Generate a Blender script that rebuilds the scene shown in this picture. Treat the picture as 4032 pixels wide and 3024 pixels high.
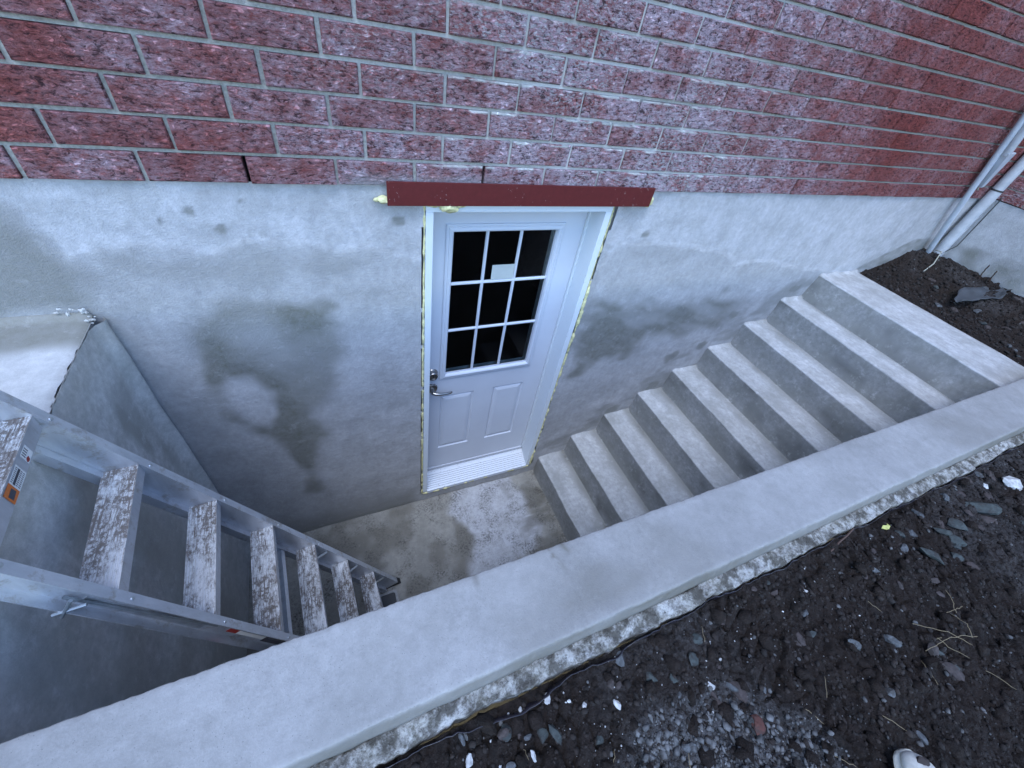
import bpy, bmesh, math, random
import numpy as np
from mathutils import Vector, Matrix
random.seed(7); rng = np.random.default_rng(11)
for o in list(bpy.data.objects): bpy.data.objects.remove(o)
S = bpy.context.scene; COL = S.collection
# ------------------------------------------------------------ camera, world, sun, exposure
R = [[.913127, -.377207, .157044], [.162, .688, .708], [.375, .620, -.689]]
yaw, pit, roll = .543814162, .759740353, .21866758
cy, sy, cp, sp = math.cos(yaw), math.sin(yaw), math.cos(pit), math.sin(pit)
fw = Vector((sy*cp, cy*cp, -sp)); rt = Vector((cy, -sy, 0)); up = rt.cross(fw)
cr, sr = math.cos(roll), math.sin(roll)
rx, ux = rt*cr + up*sr, up*cr - rt*sr
CAMP = Vector((-.385856, -1.539662, 2.821159))
FPX = 1591.47
cam = bpy.data.objects.new('camera', bpy.data.cameras.new('camera')); COL.objects.link(cam)
cam.matrix_world = Matrix(((rx.x, ux.x, -fw.x, CAMP.x), (rx.y, ux.y, -fw.y, CAMP.y), (rx.z, ux.z, -fw.z, CAMP.z), (0, 0, 0, 1)))
cam.data.lens = 14.21; cam.data.sensor_width = 36; cam.data.clip_start = .02; cam.data.clip_end = 500
S.camera = cam
W = bpy.data.worlds.new('World'); S.world = W; W.use_nodes = True
wt = W.node_tree; wt.nodes.clear()
sky = wt.nodes.new('ShaderNodeTexSky'); sky.sky_type = 'NISHITA'; sky.sun_disc = False
SUN_EL, SUN_AZ = 66, 215
sky.sun_elevation = math.radians(SUN_EL); sky.sun_rotation = math.radians(SUN_AZ)
sky.dust_density = .1; sky.ozone_density = 3.8; sky.air_density = 1.0
bg = wt.nodes.new('ShaderNodeBackground'); bg.inputs[1].default_value = .15
wo = wt.nodes.new('ShaderNodeOutputWorld')
wt.links.new(sky.outputs[0], bg.inputs[0]); wt.links.new(bg.outputs[0], wo.inputs[0])
sl = bpy.data.lights.new('sun', 'SUN'); sl.energy = .7; sl.angle = math.radians(38); sl.color = (.84, .90, 1)
so = bpy.data.objects.new('sun', sl); COL.objects.link(so)
a = math.radians(SUN_AZ); e = math.radians(SUN_EL)
sd = Vector((math.sin(a)*math.cos(e), math.cos(a)*math.cos(e), math.sin(e)))
so.rotation_euler = (-sd).to_track_quat('-Z', 'Y').to_euler()
S.view_settings.view_transform = 'Standard'; S.view_settings.look = 'None'
S.view_settings.exposure = 1.98
try: S.cycles.diffuse_bounces = 8; S.cycles.max_bounces = 12
except Exception: pass; S.view_settings.gamma = 1; S.view_settings.use_curve_mapping = False
# ------------------------------------------------------------ numpy noise
def _h(ix, iy, iz, s):
    n = (ix.astype(np.int64)*374761393 + iy.astype(np.int64)*668265263 + iz.astype(np.int64)*2147483647 + s*974711) & 0xffffffff
    n = ((n ^ (n >> 13))*1274126177) & 0xffffffff
    return ((n ^ (n >> 16)) & 0xffff)/65535.0
def vn(x, y, z=0.0, s=0):
    x = np.asarray(x, float); y = np.asarray(y, float)+0*x; z = np.asarray(z, float)+0*x
    fx, fy, fz = np.floor(x), np.floor(y), np.floor(z); u, v, w = x-fx, y-fy, z-fz
    u = u*u*(3-2*u); v = v*v*(3-2*v); w = w*w*(3-2*w); r = 0
    for i in (0, 1):
        for j in (0, 1):
            for k in (0, 1):
                r = r + _h(fx+i, fy+j, fz+k, s)*(u if i else 1-u)*(v if j else 1-v)*(w if k else 1-w)
    return r*2-1
def fbm(x, y, z=0.0, s=0, o=4, g=.5):
    r = 0; a = 1; t = 0; f = 1.0
    for i in range(o):
        r = r + a*vn(x*f, y*f, z*f if not np.isscalar(z) or z else 0.0, s+i*17); t += a; a *= g; f *= 2.03
    return r/t
def cells(x, y, s=0, an=(1, 1)):
    x = np.asarray(x, float)*an[0]; y = np.asarray(y, float)*an[1]; fx, fy = np.floor(x), np.floor(y)
    b1 = np.full(x.shape, 9.0); b2 = np.full(x.shape, 9.0); h = np.zeros(x.shape)
    for i in (-1, 0, 1):
        for j in (-1, 0, 1):
            cx, cy = fx+i, fy+j; px = cx+_h(cx, cy, cx*0, s); py = cy+_h(cx, cy, cx*0+1, s); d = np.hypot(x-px, y-py)
            tilt = (_h(cx, cy, cx*0+2, s)-.5)+(x-px)*(_h(cx, cy, cx*0+3, s)-.5)*1.1+(y-py)*(_h(cx, cy, cx*0+4, s)-.5)*1.1
            m = d < b1; b2 = np.where(m, b1, np.minimum(b2, d)); h = np.where(m, tilt, h); b1 = np.where(m, d, b1)
    return h, b2-b1
def sstep(a, b, x):
    t = np.clip((x-a)/(b-a), 0, 1); return t*t*(3-2*t)
def sdf(px, py, poly):
    d = np.full(px.shape, 1e9); ins = np.zeros(px.shape, bool); n = len(poly)
    for i in range(n):
        ax, ay = poly[i]; bx_, by_ = poly[(i+1) % n]
        ex, ey = bx_-ax, by_-ay; wx, wy = px-ax, py-ay
        t = np.clip((wx*ex+wy*ey)/(ex*ex+ey*ey+1e-12), 0, 1)
        d = np.minimum(d, (wx-ex*t)**2+(wy-ey*t)**2)
        c = ((ay > py) != (by_ > py)) & (px < (bx_-ax)*(py-ay)/((by_-ay) if by_ != ay else 1e-9)+ax)
        ins ^= c
    d = np.sqrt(d); return np.where(ins, -d, d)
def pm(px, py, poly, soft=.03, wob=.03, fr=8, s=1):     # soft organic patch mask
    return sstep(soft, -soft, sdf(px, py, poly)+fbm(px*fr, py*fr, 0.0, s, 4)*wob)
# ------------------------------------------------------------ object helpers
def tag(o, label=None, cat=None, group=None, kind=None):
    for k, v in (('label', label), ('category', cat), ('group', group), ('kind', kind)):
        if v: o[k] = v
    return o
def empty(name, loc, label, cat, group=None):
    o = bpy.data.objects.new(name, None); o.location = loc; o.empty_display_size = .1; COL.objects.link(o)
    return tag(o, label, cat, group)
def link(name, me, parent=None, m=None, world=True):
    o = bpy.data.objects.new(name, me); COL.objects.link(o)
    if m is not None and not me.materials: me.materials.append(m)
    if parent:
        o.parent = parent
        if world:
            q = parent; off = Vector()
            while q: off += q.location; q = q.parent
            o.location = -off
    return o
def mesh(name, V, F, smooth=False):
    me = bpy.data.meshes.new(name); me.from_pydata([tuple(v) for v in V], [], F); me.update()
    if smooth: me.polygons.foreach_set('use_smooth', [True]*len(me.polygons))
    return me
class MB:
    def __init__(s): s.V = []; s.F = []
    def add(s, V, F):
        n = len(s.V); s.V += [tuple(v) for v in V]; s.F += [tuple(i+n for i in f) for f in F]; return s
    def box(s, a, b, M=None):
        x0, y0, z0 = a; x1, y1, z1 = b
        V = [Vector(p) for p in ((x0,y0,z0),(x1,y0,z0),(x1,y1,z0),(x0,y1,z0),(x0,y0,z1),(x1,y0,z1),(x1,y1,z1),(x0,y1,z1))]
        if M: V = [M(v) for v in V]
        return s.add(V, [(0,3,2,1),(4,5,6,7),(0,1,5,4),(1,2,6,5),(2,3,7,6),(3,0,4,7)])
    def prism(s, poly, h0, h1, ax=1):      # poly of 2-D points extruded along axis ax
        n = len(poly)
        def P(p, h):
            return {0: (h, p[0], p[1]), 1: (p[0], h, p[1]), 2: (p[0], p[1], h)}[ax]
        return s.add([P(p, h0) for p in poly]+[P(p, h1) for p in poly],
                     [tuple(range(n))[::-1], tuple(range(n, 2*n))]+[(i, (i+1) % n, n+(i+1) % n, n+i) for i in range(n)])
    def tube(s, pts, r, n=10, cap=True):
        pts = [Vector(p) for p in pts]; rs = r if isinstance(r, (list, tuple)) else [r]*len(pts); V = []; ref = None
        for i, p in enumerate(pts):
            d = (pts[min(i+1, len(pts)-1)]-pts[max(i-1, 0)]).normalized()
            if ref is None: ref = d.orthogonal().normalized()
            ref = (ref-d*ref.dot(d)).normalized(); b = d.cross(ref)
            V += [p+(ref*math.cos(2*math.pi*k/n)+b*math.sin(2*math.pi*k/n))*rs[i] for k in range(n)]
        F = [(i*n+k, i*n+(k+1) % n, (i+1)*n+(k+1) % n, (i+1)*n+k) for i in range(len(pts)-1) for k in range(n)]
        if cap: F += [tuple(range(n))[::-1], tuple(range((len(pts)-1)*n, len(pts)*n))]
        return s.add(V, F)
    def build(s, name, m, parent=None, smooth=False, bevel=0, seg=2):
        me = mesh(name, s.V, s.F, smooth); bm = bmesh.new(); bm.from_mesh(me)
        bmesh.ops.recalc_face_normals(bm, faces=bm.faces[:])
        if bevel: bmesh.ops.bevel(bm, geom=[e_ for e_ in bm.edges if len(e_.link_faces) == 2 and e_.calc_face_angle(0) > .5], offset=bevel, segments=seg, profile=.7, affect='EDGES')
        bm.to_mesh(me); bm.free()
        if smooth: me.set_sharp_from_angle(angle=.9)
        return link(name, me, parent, m)
def grid(us, vs, fn, keep=None):            # us x vs grid, fn(U,V)->(X,Y,Z) arrays
    U, Vv = np.meshgrid(us, vs, indexing='ij'); X, Y, Z = fn(U, Vv); nu, nv = U.shape
    P = np.stack([X.ravel(), Y.ravel(), Z.ravel()], 1)
    i = np.arange(nu*nv).reshape(nu, nv)
    Fq = np.stack([i[:-1, :-1], i[1:, :-1], i[1:, 1:], i[:-1, 1:]], -1).reshape(-1, 4)
    if keep is not None:
        cu = ((U[:-1, :-1]+U[1:, 1:])/2).ravel(); cv = ((Vv[:-1, :-1]+Vv[1:, 1:])/2).ravel()
        Fq = Fq[keep(cu, cv)]
    return P, Fq
def npmesh(name, P, Fq, attrs=None, smooth=True):
    used = np.unique(Fq); mp = np.full(len(P), -1); mp[used] = np.arange(len(used))
    P = P[used]; Fq = mp[Fq]; k = Fq.shape[1]
    me = bpy.data.meshes.new(name); me.vertices.add(len(P)); me.vertices.foreach_set('co', P.ravel())
    me.loops.add(Fq.size); me.loops.foreach_set('vertex_index', Fq.ravel())
    me.polygons.add(len(Fq)); me.polygons.foreach_set('loop_start', np.arange(len(Fq))*k)
    me.polygons.foreach_set('loop_total', np.full(len(Fq), k))
    me.update(calc_edges=True); me.validate()
    if smooth: me.polygons.foreach_set('use_smooth', [True]*len(me.polygons))
    for nme, arr in (attrs or {}).items():
        at = me.attributes.new(nme, 'FLOAT', 'POINT'); at.data.foreach_set('value', np.ascontiguousarray(arr.ravel()[used], dtype=np.float32))
    return me
# ------------------------------------------------------------ materials
class NT:
    def __init__(s, name):
        s.m = bpy.data.materials.new(name); s.m.use_nodes = True; s.t = s.m.node_tree; s.t.nodes.clear()
        s.out = s.t.nodes.new('ShaderNodeOutputMaterial'); s.b = s.t.nodes.new('ShaderNodeBsdfPrincipled')
        s.t.links.new(s.b.outputs[0], s.out.inputs[0])
    def n(s, ty, **k):
        x = s.t.nodes.new(ty)
        for a_, v in k.items(): setattr(x, a_, v)
        return x
    def l(s, a_, b_): s.t.links.new(a_, b_)
    def set(s, sock, v):
        if hasattr(v, 'is_output') or isinstance(v, bpy.types.NodeSocket): s.l(v, sock)
        else: sock.default_value = v
    def co(s, kind='Position', scale=(1, 1, 1), off=(0, 0, 0), rot=(0, 0, 0)):
        g = s.n('ShaderNodeNewGeometry') if kind == 'Position' else s.n('ShaderNodeTexCoord')
        mp = s.n('ShaderNodeMapping'); mp.inputs['Scale'].default_value = scale; mp.inputs['Location'].default_value = off; mp.inputs['Rotation'].default_value = rot
        s.l(g.outputs[kind], mp.inputs[0]); return mp.outputs[0]
    def noise(s, scale, detail=4, rough=.55, vec=None, dist=0):
        x = s.n('ShaderNodeTexNoise'); x.inputs['Scale'].default_value = scale; x.inputs['Detail'].default_value = detail
        x.inputs['Roughness'].default_value = rough; x.inputs['Distortion'].default_value = dist
        s.l(vec if vec is not None else s.co(), x.inputs['Vector']); return x.outputs[0]
    def vor(s, scale, vec=None, feature='F1', out=0):
        x = s.n('ShaderNodeTexVoronoi', feature=feature); x.inputs['Scale'].default_value = scale
        s.l(vec if vec is not None else s.co(), x.inputs['Vector']); return x.outputs[out]
    def attr(s, name): return s.n('ShaderNodeAttribute', attribute_name=name).outputs['Fac']
    def mr(s, v, a0, a1, b0=0, b1=1):
        x = s.n('ShaderNodeMapRange'); s.set(x.inputs[0], v)
        for i, q in enumerate((a0, a1, b0, b1)): x.inputs[i+1].default_value = q
        return x.outputs[0]
    def ma(s, op, a_, b_=0.0, c_=0.0):
        x = s.n('ShaderNodeMath', operation=op); s.set(x.inputs[0], a_); s.set(x.inputs[1], b_)
        if op in ('MULTIPLY_ADD',): s.set(x.inputs[2], c_)
        return x.outputs[0]
    def mix(s, f, a_, b_, blend='MIX'):
        x = s.n('ShaderNodeMix', data_type='RGBA', blend_type=blend); s.set(x.inputs[0], f)
        for k, v in ((6, a_), (7, b_)):
            if isinstance(v, tuple): v = (*v, 1) if len(v) == 3 else v
            s.set(x.inputs[k], v)
        return x.outputs[2]
    def bump(s, h, st=.3, d=.01, prev=None):
        x = s.n('ShaderNodeBump'); x.inputs['Strength'].default_value = st; x.inputs['Distance'].default_value = d
        s.l(h, x.inputs['Height'])
        if prev is not None: s.l(prev, x.inputs['Normal'])
        return x.outputs[0]
    def fin(s, col=None, rough=None, metal=None, normal=None, spec=None):
        if col is not None: s.set(s.b.inputs['Base Color'], (*col, 1) if isinstance(col, tuple) else col)
        if rough is not None: s.set(s.b.inputs['Roughness'], rough)
        if metal is not None: s.set(s.b.inputs['Metallic'], metal)
        if spec is not None: s.set(s.b.inputs['Specular IOR Level'], spec)
        if normal is not None: s.l(normal, s.b.inputs['Normal'])
        return s.m
def simple(name, col, rough=.5, metal=0, bump=0, var=0, scale=60):
    t = NT(name); c = col
    if var:
        c = t.mix(t.mr(t.noise(scale, 4), .35, .65), tuple(q*(1-var) for q in col), tuple(min(1, q*(1+var)) for q in col))
    nm = t.bump(t.noise(scale*3, 3), bump, .002) if bump else None
    return t.fin(c, rough, metal, nm)
def concrete(name, base, damp, pale, grain=1.0, *a_, **k_):
    return _concrete(name, base, damp, pale, grain, *a_, **k_)
def _concrete(name, base, damp, pale, grain=1.0, streak=None, pits=.4, big=.12, brush=0.0, dirt=0.0, stucco=0.0, mott=.3):
    t = NT(name)
    n1 = t.noise(2.3, 5, .6); n2 = t.noise(38, 6, .7); n3 = t.noise(240, 3, .6)
    c = t.mix(t.mr(n1, .3, .7), tuple(q*(1-big) for q in base), tuple(q*(1+big) for q in base))
    c = t.mix(t.attr('pale'), c, pale)
    dm = t.ma('MULTIPLY', t.attr('damp'), t.mr(n2, .25, .6, .75, 1.0))
    c = t.mix(dm, c, damp)
    c = t.mix(t.mr(n2, .34, .66, mott, 0), c, tuple(q*.42 for q in base)); n4 = t.noise(7.5, 6, .7); c = t.mix(t.mr(n4, .38, .60, mott*1.1, 0), c, tuple(q*w_ for q, w_ in zip(base, (.52, .52, .48)))); n6 = t.noise(17, 6, .75, t.co('Position', (1, 1, 1), (4, 9, 2))); c = t.mix(t.mr(n6, .56, .74, 0, mott*.8), c, tuple(min(.8, q*1.45) for q in base))
    if streak:
        sn = t.noise(9, 5, .65, t.co('Position', streak))
        c = t.mix(t.mr(sn, .5, .75, 0, .35), c, tuple(q*.5 for q in base))
    if brush:
        bn = t.noise(30, 3, .6, t.co('Position', (.15, 1, 2.2)))
        c = t.mix(t.mr(bn, .45, .7, 0, brush), c, tuple(min(1, q*1.5) for q in base))
    if dirt:
        dn = t.ma('MULTIPLY', t.mr(t.noise(6, 6, .7), .45, .62), t.mr(t.noise(70, 4, .8), .45, .6))
        c = t.mix(t.ma('MULTIPLY', dn, dirt), c, (.035, .03, .026))
    pv = t.vor(120); c = t.mix(t.mr(pv, .06, .12, pits, 0), c, tuple(q*.35 for q in base))
    c = t.mix(t.mr(n3, .35, .65, .12, 0), c, tuple(q*.5 for q in base))
    nm = t.bump(n2, .22*grain, .01); nm = t.bump(n3, .35*grain, .003, nm)
    nm = t.bump(t.mr(pv, .0, .12), .3*pits, .003, nm)
    if stucco: nm = t.bump(t.noise(135, 6, .68, t.co('Position', (.9, 1, 1.15))), stucco, .005, nm)
    return t.fin(c, t.mr(dm, 0, 1, .88, .6), 0, nm, .3)
M = {}
M['parge'] = concrete('parging', (.45, .445, .45), (.135, .135, .105), (.55, .545, .56), 1.3, (1, 1, .35), .12, .10, stucco=.6, mott=.34)
M['ledge'] = concrete('troweled_ledge', (.46, .455, .45), (.15, .145, .11), (.54, .535, .53), .7, None, .2, .07)
M['endface'] = concrete('end_wall_render', (.62, .61, .59), (.33, .325, .295), (.66, .65, .62), .9, (1, 1, .5), .25, .14, mott=.5, stucco=.3)
M['coat'] = concrete('top_coat', (.295, .287, .28), (.14, .128, .105), (.355, .345, .335), .6, None, .75, .13, mott=.26, dirt=.12)
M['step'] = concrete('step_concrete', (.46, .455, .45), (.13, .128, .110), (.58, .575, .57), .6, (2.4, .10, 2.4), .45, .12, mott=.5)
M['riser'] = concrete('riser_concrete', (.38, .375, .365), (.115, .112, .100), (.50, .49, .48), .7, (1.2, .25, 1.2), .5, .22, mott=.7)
M['floor'] = concrete('pit_floor', (.29, .275, .245), (.095, .082, .062), (.50, .50, .52), 1.2, None, .5, .2, 0, .8)
t = NT('rough_concrete')
n1 = t.noise(42, 7, .78); n2 = t.noise(11, 5, .7); n3 = t.noise(150, 4, .7); n5 = t.noise(20, 5, .7, t.co('Position', (1, 1, 1), (5, 3, 1)))
c = t.mix(t.mr(n1, .40, .60), (.17, .155, .13), (.50, .475, .44)); c = t.mix(t.mr(n2, .50, .62, 0, .8), c, (.56, .54, .52))
c = t.mix(t.mr(n5, .46, .58, 0, .88), c, (.085, .075, .062)); c = t.mix(t.mr(n3, .30, .46, .85, 0), c, (.05, .045, .04))
M['rough'] = t.fin(c, .92, 0, t.bump(n1, 1.0, .014, t.bump(n3, .8, .005)), .2)
# bricks: world-space efflorescence over a fissured red face
def brickmat(name, smooth_=False):
    t = NT(name); ri = t.n('ShaderNodeObjectInfo').outputs['Random']
    fis = t.noise(62, 6, .72, t.co('Position', (.8, .8, 1.7)), .6)
    fine = t.noise(190, 4, .65)
    red = t.mix(ri, (.30, .068, .055), (.44, .115, .088))
    red = t.mix(t.mr(fine, .35, .65), tuple([.26, .055, .048]), red)
    sep = t.n('ShaderNodeSeparateXYZ'); t.l(t.n('ShaderNodeNewGeometry').outputs['Position'], sep.inputs[0]); X, Y, Z = sep.outputs
    band = t.noise(2.4, 4, .6, t.co('Position', (1, 1, 1.0)))
    reg = t.ma('ADD', t.mr(band, .38, .60, .22, 1.15), t.ma('MULTIPLY', t.ma('SUBTRACT', ri, .5), .55))
    fade = t.mr(X, 1.6, 2.6, 1, .38)
    low = t.mr(Z, 2.30, 2.50, .32, 0)
    ctr = t.ma('MULTIPLY', t.mr(X, -.6, .6, .05, .85), t.mr(X, 2.4, 1.6)); reg = t.ma('MULTIPLY', t.ma('ADD', t.ma('ADD', reg, low), ctr), fade)
    sh = t.n('ShaderNodeVectorMath', operation='ADD'); t.l(t.co('Position', (1, 1, 1)), sh.inputs[0]); cx_ = t.n('ShaderNodeCombineXYZ'); t.l(t.ma('MULTIPLY', ri, 37.0), cx_.inputs[0]); t.l(t.ma('MULTIPLY', ri, 11.0), cx_.inputs[2]); t.l(cx_.outputs[0], sh.inputs[1])
    own = t.mr(t.noise(6.5, 4, .6, sh.outputs[0]), .40, .56, .40, 1.10)
    reg = t.ma('MULTIPLY', reg, own)
    lav = t.ma('MULTIPLY', t.mr(t.noise(48, 7, .82, t.co('Position', (.7, .7, 1.5), (3, 1, 2))), .33, .60), reg)
    c = t.mix(t.ma('MULTIPLY', lav, .75), red, (.62, .47, .53))
    wht = t.ma('MULTIPLY', t.mr(t.noise(85, 5, .7, t.co('Position', (.8, .8, 1.6), (7, 2, 5))), .50, .60), t.mr(t.noise(1.7, 3, .6, t.co('Position', (1, 1, 1), (2, 7, 4))), .42, .60))
    zone = t.ma('MULTIPLY', t.mr(X, -.5, .2), t.mr(X, 1.9, 1.3)); zone = t.ma('MAXIMUM', zone, t.mr(X, 3.2, 3.9)); 
    c = t.mix(t.ma('MULTIPLY', t.ma('MULTIPLY', wht, zone), t.mr(Z, 3.05, 2.6, .35, 1.0)), c, (.62, .60, .62))
    dark = t.ma('MAXIMUM', t.mr(fis, .39, .47, .85, 0), t.ma('MULTIPLY', t.mr(t.noise(120, 5, .7, t.co('Position', (.7, .7, 1.8), (1, 4, 2)), .4), .36, .44, .8, 0), t.mr(ri, 0, 1, .3, 1)))
    c = t.mix(dark, c, (.035, .010, .014))
    # lime line along the top arris of the courses above the door
    fr = t.ma('FRACT', t.ma('DIVIDE', t.ma('SUBTRACT', Z, 2.26426), .0870830)); top = t.mr(fr, .77, .83)
    lz = t.ma('MULTIPLY', t.mr(t.noise(7, 3, .6, t.co('Position', (1, 1, 3), (1, 1, 9))), .50, .56), t.ma('MULTIPLY', t.mr(X, -.1, .15), t.mr(X, 1.75, 1.4)))
    c = t.mix(t.ma('MULTIPLY', t.ma('MULTIPLY', top, lz), t.mr(Z, 2.85, 2.65, 0, .9)), c, (.78, .79, .76))
    sm = t.ma('MULTIPLY', t.mr(Z, 2.315, 2.27), t.ma('MULTIPLY', t.mr(X, -.32, -.22), t.mr(X, .35, .2)))
    c = t.mix(t.ma('MULTIPLY', sm, .8), c, (.50, .48, .50))
    nm = t.bump(t.mr(fis, .28, .6), 1.0, .014); nm = t.bump(fine, .5, .003, nm)
    return t.fin(c, .85, 0, nm, .25)
M['brick'] = brickmat('rugged_red_brick')
t = NT('mortar'); X = t.n('ShaderNodeSeparateXYZ'); t.l(t.n('ShaderNodeNewGeometry').outputs['Position'], X.inputs[0])
mn = t.noise(90, 5, .7); mz = t.ma('MULTIPLY', t.mr(t.noise(2.2, 4, .6), .4, .6), t.ma('MULTIPLY', t.mr(X.outputs[0], -.4, .2), t.mr(X.outputs[0], 2.2, 1.6)))
c = t.mix(t.mr(mn, .35, .65), (.25, .24, .215), (.40, .385, .35)); c = t.mix(t.ma('MULTIPLY', mz, .6), c, (.66, .64, .64))
M['mortar'] = t.fin(c, .95, 0, t.bump(mn, .6, .004), .15)
M['void'] = simple('cavity_dark', (.012, .012, .012), 1)
t = NT('lintel_paint'); ln = t.noise(34, 4, .7); sp_ = t.ma('MULTIPLY', t.mr(t.noise(120, 2, .6), .69, .72), t.mr(t.noise(9, 2, .5), .52, .58))
M['lintel'] = t.fin(t.mix(t.ma('MULTIPLY', sp_, .5), t.mix(t.mr(ln, .3, .7), (.085, .009, .009), (.11, .013, .013)), (.45, .38, .38)), .55, 0, t.bump(t.noise(200, 3), .08, .001), .35)
t = NT('white_door_paint'); M['white'] = t.fin(t.mix(t.mr(t.noise(3, 4, .6), .3, .7), (.52, .545, .60), (.57, .60, .655)), .42, 0, t.bump(t.noise(260, 2), .05, .001), .4)
t = NT('jamb_white'); M['jamb'] = t.fin(t.mix(t.mr(t.noise(60, 5, .8), .62, .7), (.62, .66, .69), (.42, .43, .42)), .5, 0, None, .35)
t = NT('dirty_sill'); M['sill'] = t.fin(t.mix(t.mr(t.noise(110, 3, .7), .62, .68), (.58, .61, .66), (.20, .19, .19)), .5, .1, None, .4)
M['foam'] = simple('expanding_foam', (.60, .56, .30), .8, 0, .5, .22, 50)
t = NT('glass_pane'); g1 = t.n('ShaderNodeBsdfTransparent'); g1.inputs[0].default_value = (.55, .6, .6, 1); g2 = t.n('ShaderNodeBsdfGlossy'); g2.inputs['Roughness'].default_value = .02
fz = t.n('ShaderNodeFresnel'); fz.inputs[0].default_value = 1.42; mx = t.n('ShaderNodeMixShader'); t.l(fz.outputs[0], mx.inputs[0]); t.l(g1.outputs[0], mx.inputs[1]); t.l(g2.outputs[0], mx.inputs[2]); t.l(mx.outputs[0], t.out.inputs[0]); M['glass'] = t.m
M['satin'] = simple('satin_nickel', (.34, .32, .30), .28, 1, 0, .05)
M['dark'] = simple('dark_metal', (.03, .03, .03), .5)
M['card'] = simple('grey_card', (.42, .45, .44), .7, 0, 0, .04, 20)
t = NT('aluminium'); an = t.noise(40, 5, .7, t.co('Position', (1, 1, .2)))
ad = t.ma('MULTIPLY', t.mr(t.noise(18, 5, .75), .55, .66), .5)
M['alu'] = t.fin(t.mix(ad, t.mix(t.mr(an, .3, .7), (.54, .56, .60), (.70, .72, .76)), (.34, .29, .22)), t.mr(an, .3, .7, .36, .52), .82, t.bump(an, .08, .002))
t = NT('muddy_tread'); ob = t.co('Object', (20, 1.6, 20)); dn = t.noise(4, 7, .85, t.co('Position', (2.2, .9, 2.2))); d0 = t.noise(9, 5, .8, ob); d2 = t.noise(55, 5, .8)
dd = t.ma('MULTIPLY', t.mr(dn, .40, .52), t.ma('MAXIMUM', t.mr(d2, .44, .54), t.mr(d0, .46, .54)))
M['tread'] = t.fin(t.mix(t.ma('MULTIPLY', dd, .9), (.66, .65, .64), (.085, .060, .045)), t.mr(dd, 0, 1, .45, .9), t.mr(dd, 0, 1, .55, 0), t.bump(d2, .15, .002))
M['galv'] = simple('galvanised', (.55, .58, .60), .35, .9, 0, .15, 30)
M['spread'] = simple('dull_zinc', (.30, .33, .35), .45, .8, 0, .15, 30)
M['label_white'] = simple('label_white', (.75, .75, .74), .5); M['label_ink'] = simple('label_ink', (.06, .06, .075), .6)
M['label_orange'] = simple('label_orange', (.62, .16, .03), .5); M['label_red'] = simple('label_red', (.30, .03, .02), .5)
M['rubber'] = simple('black_rubber', (.02, .02, .02), .7)
M['pvc'] = simple('grey_conduit', (.50, .53, .58), .4, .1, 0, .06, 12); M['pvc2'] = simple('grey_downpipe', (.42, .43, .45), .55, 0, .1, .12, 14)
M['cable'] = simple('dark_cable', (.03, .028, .028), .6); M['cablew'] = simple('pale_cable', (.34, .33, .27), .6)
t = NT('dark_soil'); s1 = t.noise(6, 5, .7); s2 = t.noise(60, 6, .75); s3 = t.noise(260, 4, .7); sv = t.vor(75)
c = t.mix(t.mr(s1, .35, .65), (.008, .0054, .0042), (.026, .017, .013)); c = t.mix(t.mr(s2, .4, .7), c, (.036, .025, .020))
c = t.mix(t.ma('MULTIPLY', t.attr('gravel'), t.mr(s2, .35, .6)), c, (.14, .135, .135))
c = t.mix(t.mr(s3, .66, .72, 0, .5), c, (.25, .24, .24))
M['soil'] = t.fin(c, .93, 0, t.bump(s2, 1.0, .018, t.bump(s3, .7, .004, t.bump(sv, .5, .008))), .25)
def stonemat(name, a_, b_):
    t = NT(name); q = t.noise(70, 5, .7); r_ = t.n('ShaderNodeObjectInfo').outputs['Random']
    c = t.mix(t.mr(q, .35, .65), a_, b_); c = t.mix(t.mr(t.noise(45, 4, .7), .5, .62, 0, .75), c, (.03, .025, .022))
    return t.fin(c, .85, 0, t.bump(q, .4, .004), .3)
M['stone_grey'] = stonemat('grey_stone', (.05, .052, .054), (.105, .11, .115)); M['stone_green'] = stonemat('greenish_stone', (.030, .035, .034), (.056, .064, .061))
M['stone_brown'] = stonemat('brown_stone', (.036, .028, .026), (.068, .052, .048)); M['stone_red'] = stonemat('red_stone', (.065, .026, .020), (.10, .040, .032))
M['chip'] = simple('white_chip', (.38, .37, .36), .8, 0, .3, .3, 60)
M['clod'] = simple('soil_crumb', (.017, .0115, .009), .95, 0, .6, .45, 25)
M['grit'] = simple('grit', (.085, .082, .08), .9, 0, .3, .45, 40)
M['gravel'] = simple('gravel', (.085, .083, .082), .9, 0, .3, .75, 38)
t = NT('membrane'); M['memb'] = t.fin((.022, .018, .024), .3, 0, t.bump(t.noise(40, 4, .6), .5, .006), .5)
M['sheet'] = simple('slate_sheet', (.050, .055, .062), .5, 0, .3, .2, 14)
M['straw'] = simple('dry_straw', (.19, .145, .085), .9); M['twig'] = simple('dark_twig', (.07, .04, .03), .9); M['leaf'] = simple('yellow_leaf', (.42, .40, .12), .7, 0, .2, .3, 90)
# ------------------------------------------------------------ dimensions found from the photograph
ZB, CO, RUN, RISE, X1 = 2.26426, .0870830, .2470643, .1889266, .9402439
XL, XE = -1.125, 4.30            # pit's end wall face; return wall of the house
YI, YO, ZR, ZL = -1.204, -1.407, 1.77, 1.825
XLAND = X1+8*RUN; XBACK = 3.367; ZLAND = 9*RISE
# ============================================================ HOUSE
house = empty('brick_house', (0, 0, 0), 'red brick house wall with grey parged foundation and a white basement door below grade', 'house')
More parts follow.
